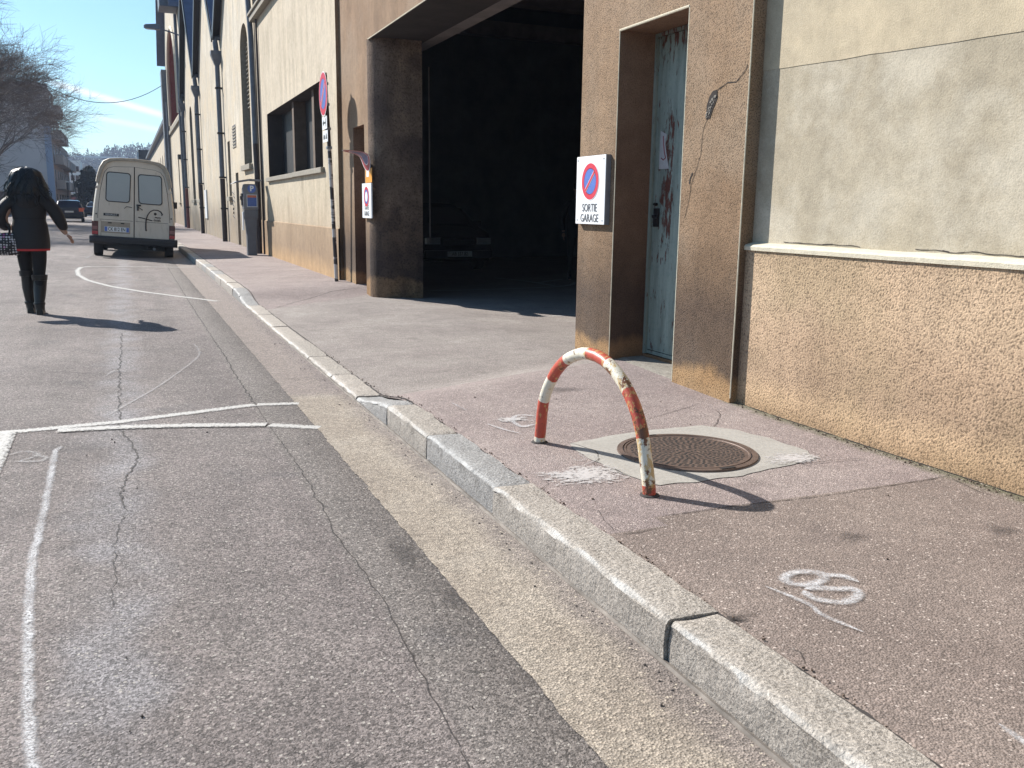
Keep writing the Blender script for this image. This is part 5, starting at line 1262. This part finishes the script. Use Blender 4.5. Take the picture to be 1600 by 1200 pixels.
# man standing in the dark of the garage
mn = thing('man', 'man in dark clothes standing in the dark garage beside the door pier', 'person', (7.93, 15.5, .005), (0, 0, R(160)))
mn.name = 'person'
dk = simple('dark_coat', (.016, .015, .018), .85, 0, .3, 20)
Jm = [(0, 0, .95, (.15, .11)), (0, 0, 1.12, (.14, .11)), (0, 0, 1.28, (.17, .12)), (0, 0, 1.45, (.15, .10)), (0, 0, 1.54, (.055, .055)), (0, .02, 1.64, (.075, .09)), (0, .02, 1.74, (.078, .092)),
      (-.10, 0, .88, .10), (-.12, .01, .50, .065), (-.12, -.02, .10, .045), (-.13, .08, .04, .04), (-.13, .17, .035, .035), (.10, 0, .88, .10), (.13, .03, .50, .065), (.13, .0, .10, .045), (.14, .1, .04, .04), (.14, .19, .035, .035),
      (-.20, 0, 1.42, .07), (-.28, -.02, 1.15, .052), (-.27, .05, .90, .038), (.20, 0, 1.42, .07), (.29, -.02, 1.15, .052), (.27, .06, .90, .038)]
Em = [(0, 1), (1, 2), (2, 3), (3, 4), (4, 5), (5, 6), (0, 7), (7, 8), (8, 9), (9, 10), (10, 11), (0, 12), (12, 13), (13, 14), (14, 15), (15, 16), (3, 17), (17, 18), (18, 19), (3, 20), (20, 21), (21, 22)]
mb = skin('body', Jm, Em, skinm, mn); fb = MB(); face_features(fb, Vector((0, .02, 1.70)), Vector((0, 1, 0)), Vector((0, 0, 1))); fo = fb.build('face', skinm, mn, smooth=True)
h1 = hand('h', skinm, mn, (-.27, .05, .89), (0, .25, -1), (0, 1, .1), (.3, .3, 0)); h2 = hand('h', skinm, mn, (.27, .06, .89), (0, .25, -1), (0, 1, .1), (-.3, .3, 0))
join([mb, fo, h1, h2], 'body'); shade(mb); limbmat(mb, lambda c: 1 if (c.z < 1.5 and c.z > .02 and not (abs(c.x) > .22 and c.z < .93)) else 0, [dk])
part('hair', hairm, mn, lambda b: b.lathe([(.095, 1.70), (.105, 1.76), (.09, 1.82), (.05, 1.85), (0, 1.855)], Matrix.Translation((0, 0, 0)), 20), smooth=True)
def coat(b): loft_ellipse(b, [(0, 0, .80, .20, .15), (0, 0, .95, .19, .145), (0, 0, 1.15, .18, .14), (0, 0, 1.35, .205, .145), (0, 0, 1.46, .17, .12), (0, 0, 1.53, .07, .07)], 26, .05)
part('coat', dk, mn, coat, smooth=True)

# ================================================================== HALLS DOWN THE STREET
HX = 3.12
hallm = [MAT['hall'], MAT['beige'], MAT['hall']]
def hall(y0, y1, peak, holes, lab, mat, zv=6.55, depth=30, slate=True):
    t = thing('factory_hall', lab, 'building', (HX, y0, 0), world=True, group='gabled halls along the pavement')
    ym = (y0+y1)/2
    outer = [(HX, y0, -.05), (HX, y1, -.05), (HX, y1, zv), (HX, ym, peak), (HX, y0, zv)]
    part('gable_wall', mat, t, lambda b: face_with_holes(b, outer, holes))
    wins = []
    for h in holes:
        w = part('window' if h[0][2] > .5 else 'doorway', MAT['reveal'] if False else MAT['sill'], t, lambda b: reveals(b, h, .38))
        w['category'] = w.get('category', '') if False else ''
        del w['category']
        part('pane', MAT['dark'] if h[0][2] < .5 else MAT['glass_dark'], w, lambda b: face_with_holes(b, [(HX+.38, p[1], p[2]) for p in h], []))
        if h[0][2] > .5:
            yy0 = min(p[1] for p in h); yy1 = max(p[1] for p in h)
            part('window_sill', MAT['sill'], w, lambda b: b.box((HX-.10, yy0-.1, h[0][2]-.16), (HX+.1, yy1+.1, h[0][2]-.02)), bevel=.01)
    o = .20
    part('roof', MAT['slate'], t, lambda b: (b.prism([(HX-o, y0, zv+.03), (HX-o, ym, peak+.03), (HX-o, ym, peak+.16), (HX-o, y0, zv+.16)], (depth, 0, 0)), b.prism([(HX-o, y1, zv+.03), (HX-o, ym, peak+.03), (HX-o, ym, peak+.16), (HX-o, y1, zv+.16)], (depth, 0, 0))))
    part('verge_board', MAT['pipe_dark'] if False else MAT['blackmetal'], t, lambda b: (b.bar((HX-o-.02, y0+.12, zv+.03), (HX-o-.02, ym, peak+.06), .04, .26, up=(0, 0, 1)), b.bar((HX-o-.02, y1-.12, zv+.03), (HX-o-.02, ym, peak+.06), .04, .26, up=(0, 0, 1))))
    part('verge_soffit', MAT['blackmetal'], t, lambda b: (b.prism([(HX-o, y0, zv-.0), (HX-o, ym, peak-.0), (HX-o, ym, peak+.025), (HX-o, y0, zv+.025)], (o-.01, 0, 0)), b.prism([(HX-o, y1, zv), (HX-o, ym, peak), (HX-o, ym, peak+.025), (HX-o, y1, zv+.025)], (o-.01, 0, 0))))
    return t
def downpipe(t, y, zt_, red=False, r=.075):
    x = HX-.12
    part('rain_hopper', MAT['zinc'], t, lambda b: b.loft([[(x-s, y-s, z), (x+s, y-s, z), (x+s, y+s, z), (x-s, y+s, z)] for s, z in ((.19, zt_), (.19, zt_-.1), (.08, zt_-.42))]))
    part('downpipe', MAT['zinc'], t, lambda b: b.tube([(x, y, zt_-.4), (x, y, 2.2)], r, 12), smooth=True)
    part('downpipe', MAT['pipe_red'] if red else MAT['pipe_dark'], t, lambda b: b.tube([(x, y, 2.19), (x, y, .13)], r*1.08, 12), smooth=True)
    [part('pipe_bracket', MAT['blackmetal'], t, lambda b: b.box((x-r-.02, y-r-.02, z), (HX, y+r+.02, z+.05))) for z in (1.2, 2.2, 3.6, 5.0)]
    part('outlet_bend', MAT['zinc'], t, lambda b: b.tube([(HX+.02, y+.0, zt_+.42), (x-.02, y, zt_+.40), (x-.03, y, zt_+.25), (x, y, zt_-.05)], r*1.15, 10), smooth=True)
h1_ = hall(WE+.02, 31.6, 9.6, [arch(24.7, 26.35, 2.42, 5.3, 5.98, HX), rect(27.95, 28.65, -.04, 2.28, HX), rect(29.9, 30.6, 1.62, 3.3, HX)], 'nearest gabled hall with tall arched shuttered window and narrow doorway', MAT['hall'])
part('louvred_vent', MAT['sill'], h1_, lambda b: [b.box((HX-.02, 28.15, 3.02+.09*k), (HX+.02, 29.0, 3.06+.09*k)) for k in range(7)])
part('shutter', MAT['sill'], h1_, lambda b: [b.bar((HX+.20, 24.72, z), (HX+.20, 26.33, z), .16, .025, up=(.5, 0, 1)) for z in [3.9+.11*k for k in range(16)]])
part('vent_backing', MAT['dark'], h1_, lambda b: b.box((HX-.004, 28.15, 3.0), (HX+.004, 29.0, 3.66)))
downpipe(h1_, 31.45, 6.15)
part('graffiti_patch', MAT['dark'], h1_, lambda b: [b.bar((HX-.004, 29.35+.25*math.sin(k), .95+.12*k), (HX-.004, 29.55+.2*math.cos(k*2), 1.02+.12*k), .006, .05, up=(1, 0, 0)) for k in range(7)])
h2_ = hall(31.62, 40.9, 10.6, [], 'middle gabled hall with a blank pale wall and white notice board', MAT['hall'])
part('notice_board', MAT['white'], h2_, lambda b: b.box((HX-.05, 39.2, .80), (HX-.01, 40.1, 1.95)))
downpipe(h2_, 40.75, 6.15)
h3_ = hall(40.92, 50.6, 11.2, [arch(42.2, 43.9, 1.6, 5.3, 5.9, HX), arch(45.6, 47.3, 1.6, 5.3, 5.9, HX)], 'farthest gabled hall with two tall dark arched windows', MAT['hall'])
downpipe(h3_, 50.3, 6.4, True)

# tall hall with the great red arch
ta = thing('tall_hall', 'tall pale hall with a great red pointed arch and iron roof edge', 'building', (HX, 50.7, 0), world=True)
def parch(y0, y1, z0, zs, zt_, x, n=10):
    yc = (y0+y1)/2; pts = [(x, y0, z0), (x, y1, z0)]
    for k in range(n+1): t = k/n; pts.append((x, y1+(yc-y1)*(1-math.cos(t*math.pi/2)), zs+(zt_-zs)*math.sin(t*math.pi/2)))
    for k in range(1, n+1): t = 1-k/n; pts.append((x, y0+(yc-y0)*(1-math.cos(t*math.pi/2)), zs+(zt_-zs)*math.sin(t*math.pi/2)))
    return pts
ah = parch(55.3, 64.8, 6.4, 8.6, 11.6, HX); lo = [rect(53.5, 54.4, 1.5, 4.1, HX), rect(58, 59, 1.5, 4.1, HX)]
part('front_wall', MAT['hall'], ta, lambda b: face_with_holes(b, [(HX, 50.7, -.05), (HX, 68.6, -.05), (HX, 68.6, 11.2), (HX, 59.8, 19.5), (HX, 50.7, 11.2)], [ah]+lo))
aw = part('arched_window', simple('red_arch_brick', (.33, .09, .07), .8, 0, .3, 6), ta, lambda b: reveals(b, ah, .5))
part('red_boarding', simple('dark_red_boarding', (.22, .035, .03), .8, 0, .2, 2), aw, lambda b: face_with_holes(b, [(HX+.5, p[1], p[2]) for p in ah], []))
part('arch_moulding', MAT['ledge'], ta, lambda b: b.tube([(HX-.03, p[1], p[2]) for p in ah[1:]+ah[:1]], .11, 6))
for h in lo:
    w = part('window', MAT['sill'], ta, lambda b: reveals(b, h, .4)); part('pane', MAT['glass_dark'], w, lambda b: b.face([(HX+.4, p[1], p[2]) for p in h]))
    part('window_sill', MAT['sill'], w, lambda b: b.box((HX-.1, h[0][1]-.1, 1.36), (HX+.1, h[1][1]+.1, 1.48)))
part('string_course', MAT['sill'], ta, lambda b: b.box((HX-.12, 50.8, 5.9), (HX-.005, 68.6, 6.12)))
part('wall_vent', MAT['blackmetal'], ta, lambda b: b.box((HX-.16, 55.6, 3.9), (HX-.005, 56.4, 4.15)))
part('roof', MAT['slate'], ta, lambda b: (b.prism([(HX-.5, 50.5, 11.1), (HX-.5, 59.8, 19.6), (HX-.5, 59.8, 19.8), (HX-.5, 50.5, 11.3)], (25, 0, 0)), b.prism([(HX-.5, 69.1, 10.7), (HX-.5, 59.8, 19.6), (HX-.5, 59.8, 19.8), (HX-.5, 69.1, 10.9)], (25, 0, 0))))
part('corner_pilaster', MAT['zinc'], ta, lambda b: (b.box((HX-.35, 66.9, -.05), (HX-.002, 68.58, 10.2))))
part('side_wall', MAT['hall'], ta, lambda b: (b.face([(HX, 68.6, -.05), (HX+20, 68.6, -.05), (HX+20, 68.6, 11.2), (HX, 68.6, 11.2)])))
part('downpipe', MAT['zinc'], ta, lambda b: b.tube([(HX-.14, 52.0, 11), (HX-.14, 52.0, .1)], .08, 8), smooth=True)
part('downpipe', MAT['zinc'], ta, lambda b: b.tube([(HX-.14, 65.9, 8.0), (HX-.14, 65.9, .1)], .08, 8), smooth=True)
# oriel-like box and gutter brackets high on the wall
part('hoist_box', MAT['zinc'], ta, lambda b: b.box((HX-.9, 51.2, 11.2), (HX, 53.0, 12.8)))
# long low hall beyond
lh = thing('long_hall', 'long low pale hall beyond the tall hall with a row of arched windows', 'building', (HX, 68.7, 0), world=True)
hs_ = [arch(y, y+1.6, 1.6, 4.6, 5.4, HX) for y in [72+4.4*k for k in range(11)]]
part('front_wall', MAT['hall'], lh, lambda b: face_with_holes(b, rect(68.7, 124, -.05, 6.9, HX), hs_))
for h in hs_:
    w = part('window', MAT['sill'], lh, lambda b: reveals(b, h, .35)); part('pane', MAT['glass_dark'], w, lambda b: face_with_holes(b, [(HX+.35, p[1], p[2]) for p in h], []))
part('eaves_gutter', MAT['zinc'], lh, lambda b: b.box((HX-.35, 68.7, 6.9), (HX+.2, 124, 7.15)))
part('roof', MAT['slate'], lh, lambda b: b.prism([(HX-.3, 68.7, 7.16), (HX+12, 68.7, 10), (HX+12, 68.7, 6.5), (HX+.2, 68.7, 6.5)], (0, 55.3, 0)))
# wall lamp
q = onX(282, 55, HX); hd = onY(240, 43, q.y)
lampo = thing('street_lamp', 'grey street lamp on a long bracket high on the hall wall', 'street lamp', (HX-.02, q.y, q.z), world=True)
part('bracket_arm', MAT['zinc'], lampo, lambda b: b.tube([Vector((HX-.02, q.y, q.z-.02)), Vector((HX-.5, q.y, q.z+.12)), hd+Vector((.25, 0, -.02))], .035, 8), smooth=True)
part('wall_plate', MAT['zinc'], lampo, lambda b: b.box((HX-.05, q.y-.1, q.z-.35), (HX-.002, q.y+.1, q.z+.2)))
part('lamp_head', simple('grey_lamp_housing', (.16, .16, .18), .5, .1, .2, 6), lampo, lambda b: b.loft([[hd+Vector((x, y*w_, z*h_)) for y, z in ((-1, -.4), (1, -.4), (.8, .7), (-.8, .7))] for x, w_, h_ in ((-.46, .10, .09), (-.38, .19, .16), (.1, .19, .24), (.27, .15, .22), (.31, .08, .10))]), bevel=.012)
part('lamp_lens', MAT['offwhite'], lampo, lambda b: b.box(hd+Vector((-.34, -.12, -.10)), hd+Vector((.05, .12, -.06))))

# ================================================================== FAR SIDE AND BACKGROUND
cb = MB(); A_ = onX(258, 130, HX-.1); Bc = onY(70, 133, A_.y-4)
cpts = []
for k in range(41):
    t = k/40; p = A_.lerp(Bc, t); cpts.append(p+Vector((0, 0, -4*t*(1-t)*1.15)))
Bc2 = Bc+Vector((-7, 0, 1.5)); cpts.append(Bc.lerp(Bc2, .5)); cpts.append(Bc2)
cb.tube(cpts, .022, 5); tag(cb.build('overhead_cable', MAT['blackmetal']), 'thin dark cable sagging across the sky above the street', 'cable')

# apartment building on the left
ap = thing('apartment_building', 'stepped brown apartment block with balconies beyond the bare trees', 'building', (-8, 118, 0), world=True)
gr_ = simple('grey_gable_render', (.60, .52, .49), .9, 0, .15, .3); pk = simple('pinkish_render', (.36, .26, .22), .9, 0, .15, .4); bal = simple('balcony_concrete', (.44, .36, .31), .9, 0, .15, .5)
steps_ = [(118, 127, 14.2), (127, 134, 11.4), (134, 150, 8.8)]
for k, (a, c, h) in enumerate(steps_):
    part('wing', pk, ap, lambda b: b.box((-24, a+.01, -.05), (-8.0, c, h)))
    for f in range(int(h//2.8)):
        z = .3+2.8*f
        if f > 0: part('balcony', bal, ap, lambda b: (b.box((-8, a+1.0, z-.1), (-7.0, c-.8, z+.08)), b.box((-7.1, a+1.0, z+.08), (-7.0, c-.8, z+.95)), b.box((-7.9, a+1.0, z+.08), (-7.1, a+1.1, z+.95))))
        for y in fr(a+1.2, c-2.6, max(1, int((c-a)/3.4)-1)):
            w = part('window', MAT['sill'], ap, lambda b: b.box((-8.01, y, z+.5), (-7.96, y+1.4, z+2.2)))
            part('pane', MAT['glass_dark'], w, lambda b: b.box((-7.955, y+.1, z+.6), (-7.945, y+1.3, z+2.1)))
part('gable_wall', gr_, ap, lambda b: b.box((-24.2, 117.8, -.05), (-7.98, 118, 14.6)))
part('drain_strip', simple('pale_blue_panel', (.36, .40, .50), .9), ap, lambda b: b.box((-8.7, 117.75, 0), (-8.0, 117.79, 10)))
part('shop_canopy', MAT['dark'], ap, lambda b: b.box((-8, 121, 3.0), (-6.8, 124, 3.9)))
ap.location.x += .75
# white tower block
q0, q1 = onY(106, 252, 200), onY(125, 253, 200); zb_ = 0
wt = thing('white_tower_block', 'narrow white tower block far away beyond the apartment block', 'building', ((q0.x+q1.x)/2, 205, 0), world=True)
part('wall', simple('white_render', (.72, .72, .70), .85, 0, .06, .3), wt, lambda b: b.box((q0.x, 200, 0), (q1.x, 212, q0.z+.2)))
for f in range(5):
    for s in (.32, .72):
        w = part('window', MAT['glass_dark'], wt, lambda b: b.box((q0.x+(q1.x-q0.x)*s-.35, 199.9, q0.z-1.9-1.75*f), (q0.x+(q1.x-q0.x)*s+.3, 199.99, q0.z-.9-1.75*f)))
# low red building
q0, q1 = onY(96, 304, 180), onY(128, 304, 180)
rb = thing('red_brick_building', 'low red brick building at the end of the street', 'building', ((q0.x+q1.x)/2, 180, 0), world=True)
part('wall', simple('red_brick', (.36, .09, .07), .85, 0, .2, 1.5), rb, lambda b: b.box((q0.x-6, 180, -.05), (q1.x+.4, 190, q0.z)))
part('roof_edge', MAT['ledge'], rb, lambda b: b.box((q0.x-6.2, 179.8, q0.z+.003), (q1.x+.6, 190.2, q0.z+.25)))
for k in range(4): part('pier_strip', MAT['pipe_dark'], rb, lambda b: b.box((q0.x+1+k*1.1, 179.93, .1), (q0.x+1.1+k*1.1, 179.99, q0.z-.3)))
# grey house behind
qa, qb = onY(126, 300, 210), onY(150, 300, 210)
# dark plant room block above the long hall
q0, q1 = onY(216, 234, 135), onY(233, 250, 135)
db = thing('dark_rooftop_block', 'dark flat-topped block standing beyond the cream van roof', 'building', (q0.x, 135, 0), world=True)
part('wall', MAT['blackmetal'], db, lambda b: b.box((q0.x, 135, -.05), (q1.x+2, 150, q0.z)))
part('pale_corner', MAT['offwhite'], db, lambda b: b.box((q0.x-.25, 134.9, -.05), (q0.x-.01, 136, q0.z-.3)))
# poles
def pole(name, lab, cat, a, c, y, r, grp=None):
    P0 = onY(a[0], a[1], y); P0.z = 0; P1 = onY(c[0], c[1], y)
    t = thing(name, lab, cat, tuple(P0), world=True, group=grp)
    part('pole', MAT['blackmetal'], t, lambda b: b.tube([P0, P1], [r, r*.7], 8), smooth=True)
    return t, P1
t_, P1_ = pole('leaning_pole', 'slim black pole leaning left of the bushy evergreen tree', 'pole', (127, 338), (112, 270), 110, .085)
part('pole_cap', MAT['blackmetal'], t_, lambda b: b.lathe([(.14, 0), (.1, .2), (0, .22)], Matrix.Translation(P1_), 8))
t_, P1_ = pole('thin_lamp_post', 'thin pale lamp post in front of the red brick building', 'lamp post', (107, 332), (106, 285), 120, .06)
part('lamp_head', MAT['offwhite'], t_, lambda b: b.box(P1_+Vector((-.5, -.1, 0)), P1_+Vector((.1, .1, .12))))
t_, P1_ = pole('dark_lamp_post', 'thin dark post in front of the bushy evergreen tree', 'lamp post', (129, 335), (128, 278), 130, .06)
part('lamp_head', MAT['blackmetal'], t_, lambda b: b.box(P1_+Vector((-.1, -.1, 0)), P1_+Vector((.5, .1, .12))))

# ---- trees
bark = simple('grey_brown_bark', (.15, .125, .12), .9, 0, .35, 8)
twig = simple('brown_winter_twigs', (.17, .145, .14), .9, 0, .35, 2)
def bare_tree(lab, x, y, H, Rr, seed, zbase=0, lean=(0, 0), levels=6, nb=(3, 4), trunk=.22):
    rr = random.Random(seed); t = thing('bare_tree', lab, 'tree', (x, y, zbase), world=True, group='bare trees on the left')
    tb, tw = MB(), MB()
    def grow(p, d, l, r, k):
        r = max(r, .0075); n = 3; pts = [p]; rad = [r]; q = p
        for i in range(n):
            d = (d+Vector((rr.uniform(-.16, .16), rr.uniform(-.16, .16), rr.uniform(-.05, .10)))).normalized(); q = q+d*l/n; pts.append(q); rad.append(r*(1-.45*(i+1)/n))
        (tb if k <= 2 else tw).tube(pts, rad, 7 if k < 2 else (4 if k < 4 else 3), caps=False)
        if k >= levels: return
        m_ = rr.randint(*nb)+(1 if k == 0 else 0)
        for j in range(m_):
            f = rr.uniform(.45, 1) if j else 1.0; base = pts[0].lerp(pts[-1], f) if f < 1 else pts[-1]
            ang = rr.uniform(.35, .85) if k else rr.uniform(.35, .75); ax_ = d.orthogonal().normalized(); ax_.rotate(Matrix.Rotation(rr.uniform(0, 6.28)+j*2.1, 3, d))
            nd = (d*math.cos(ang)+ax_*math.sin(ang)).normalized(); nd.z = nd.z*.8+(.18 if k < 3 else .0)
            grow(base, nd.normalized(), l*rr.uniform(.66, .86), rad[-1]*rr.uniform(.6, .8) if k else r*.5, k+1)
    grow(Vector((x, y, zbase-.1)), Vector((lean[0], lean[1], 1)).normalized(), H*.33, trunk, 0)
    tb.build('trunk', bark, t, smooth=True, fixn=False); tw.build('crown', twig, t, fixn=False)
    return t
bare_tree('tall bare tree at the left edge of the photo nearest the road', -7.9, 43, 11.8, 5, 11, trunk=.22, nb=(4, 5), lean=(.05, 0), levels=6)
bare_tree('bare tree standing behind the walking woman before the apartment gable', -9.7, 60, 12.0, 5, 23, trunk=.22, nb=(3, 5), levels=7)
bare_tree('farthest bare tree close against the grey gable', -10.5, 84, 12.5, 5, 35, trunk=.25, nb=(3, 5))
bare_tree('low spreading bare tree at the left edge of the photo', -11.5, 62, 9.5, 5, 41, trunk=.2, nb=(3, 5))
hedge = thing('garden_wall', 'low dark wall under the bare trees at the left', 'wall', (-11, 70, 0), world=True)
part('wall', simple('dark_stained_wall', (.13, .09, .08), .9, 0, .4, .8), hedge, lambda b: b.box((-11.5, 50, -.05), (-11.1, 117, 2.4)))
part('coping', MAT['sill'], hedge, lambda b: b.box((-11.6, 50, 2.403), (-11.0, 117, 2.5)))
def evergreen(lab, x, y, H, r, seed, cat='tree'):
    rr = random.Random(seed); t = thing('evergreen_tree', lab, 'tree', (x, y, 0), world=True, group='evergreen trees beyond the van')
    part('trunk', bark, t, lambda b: b.tube([(x, y, -.1), (x, y, H*.9)], [.25, .05], 6))
    b = MB()
    for k in range(5200):
        h = rr.random()**.8; rad = r*(1-h)**.7*(.75+.9*mnoise.noise(Vector((h*4, math.floor(h*7)*.7, seed))))+.15; a = rr.uniform(0, 6.28); q = rad*math.sqrt(rr.random())*(1+.25*math.sin(a*3+h*20))
        p = Vector((x+q*math.cos(a), y+q*math.sin(a), .8+h*H)); s = rr.uniform(.16, .34)
        u = Vector((rr.uniform(-1, 1), rr.uniform(-1, 1), rr.uniform(-.6, .6))).normalized(); v_ = u.orthogonal().normalized()
        b.face([p-u*s, p+v_*s*.4, p+u*s, p-v_*s*.4])
    b.build('crown', simple('dark_green_needles', (.06, .065, .045), .8, 0, .5, .8), t, fixn=False)
q = onY(143, 330, 140); evergreen('bushy dark evergreen tree left of the cream van roof', q.x, 140, 5.6, 3.0, 5)
q = onY(131, 330, 160); evergreen('smaller dull tree beside the bushy evergreen beyond the saloon car', q.x+.5, 160, 5.6, 2.0, 8)

# ---- hills with woods
hill_m = simple('wooded_hill_ground', (.07, .07, .055), .95, 0, .35, .03)
def ridge(x): return 28.5+.028*(x+30)+(4.5*sm((x+12)/6)) + 1.5*mnoise.noise(Vector((x*.03, 1, 0)))
def hz2(x, y):
    t = sm((y-430)/270); return ridge(x*.9)*t-1+3*mnoise.noise(Vector((x*.02, y*.02, 0)))*t
grid('hill', fr(-420, 420, 84), fr(430, 900, 24), hz2, hill_m)
b = MB(); rr = random.Random(9); wc = []
for k in range(3400):
    x = rr.uniform(-150, 120); y = rr.uniform(440, 720); z = hz2(x, y)
    if x > 60 and rr.random() < .5: continue
    con = rr.random() < .18; H = rr.uniform(5, 8.5)*(1.25 if con else 1); r = H*(.20 if con else .36)
    n = 26
    for i in range(n):
        h = rr.random(); rad = r*(1-h)*.95 if con else r*math.sqrt(max(0, 1-(2*h-1)**2))*.95
        a = rr.uniform(0, 6.28); p = Vector((x+rad*math.cos(a), y+rad*math.sin(a), z+H*(.1+.9*h))); s = rr.uniform(.5, 1.15)
        u = Vector((rr.uniform(-.7, .7), rr.uniform(-.7, .7), 1)).normalized(); v_ = u.orthogonal().normalized(); v_.rotate(Matrix.Rotation(rr.uniform(0, 3.1), 3, u))
        b.face([p-v_*s*.5, p+u*s, p+v_*s*.5])
tag(b.build('hillside_woods', simple('winter_woods', (.075, .075, .058), .95, 0, .5, .035), fixn=False), 'bare blue-grey winter woods covering the far hillside', 'woods', kind='stuff')
p0_, p1_ = onY(118, 244, 560), onY(200, 245, 560)
hw = thing('hilltop_wall', 'pale thin parapet line running across the wooded hill', 'wall', tuple(p0_), world=True)
part('parapet', simple('pale_parapet', (.70, .72, .74), .8), hw, lambda b: b.box((p0_.x, 560, p0_.z-.5), (p1_.x, 561, p0_.z+.3)))

# ---- small debris on the road and pavement
rr = random.Random(77)
for nm, sp_, mt_, zf in (('loose_gravel', [(rr.uniform(-1.2, .9), rr.uniform(1.8, 6)) for _ in range(26)]+[(1.362-abs(rr.gauss(0, .05)), rr.uniform(1.7, 12)) for _ in range(260)], simple('dark_gravel', (.12, .10, .09), .9, 0, .5, 60), rz), ('loose_gravel', [(1.56+rr.uniform(-.015, .03), rr.uniform(1.4, 8)) for _ in range(220)]+[(rr.uniform(1.7, 3.3), rr.uniform(1.5, 6)) for _ in range(14)]+[(3.45-abs(rr.gauss(0, .02)), rr.uniform(2, 4.5)) for _ in range(160)], simple('brown_gravel', (.17, .12, .09), .9, 0, .5, 60), sw)):
    b = MB()
    for x, y in sp_:
        s = rr.uniform(.002, .0065); z = zf(x, y)+.003
        b.lathe([(s, -s*.3), (s*.8, s*.5), (0, s*.8)], Matrix.Translation((x, y, z)) @ Matrix.Rotation(rr.uniform(0, 6), 4, 'Z') @ Matrix.Diagonal((1, rr.uniform(.6, 1), 1, 1)), 5)
    tag(b.build(nm, mt_), 'scattered grit and small stones on the road' if zf is rz else 'scattered grit and small stones on the pavement', 'gravel', kind='stuff')

# ---- the air between here and the hills
hz_ = N('blue_haze'); hz_.n.remove(hz_.b)
pv = hz_.n.new('ShaderNodeVolumePrincipled'); pv.inputs['Color'].default_value = (.62, .74, 1, 1); pv.inputs['Density'].default_value = .00045; pv.inputs['Anisotropy'].default_value = .2
hz_.l.new(pv.outputs[0], hz_.n['Material Output'].inputs['Volume'])
b = MB(); b.box((-2600, -320, -3), (2600, 3100, 75)); tag(b.build('haze', hz_.m), 'thin blue haze between the street and the hills', 'haze', kind='stuff')
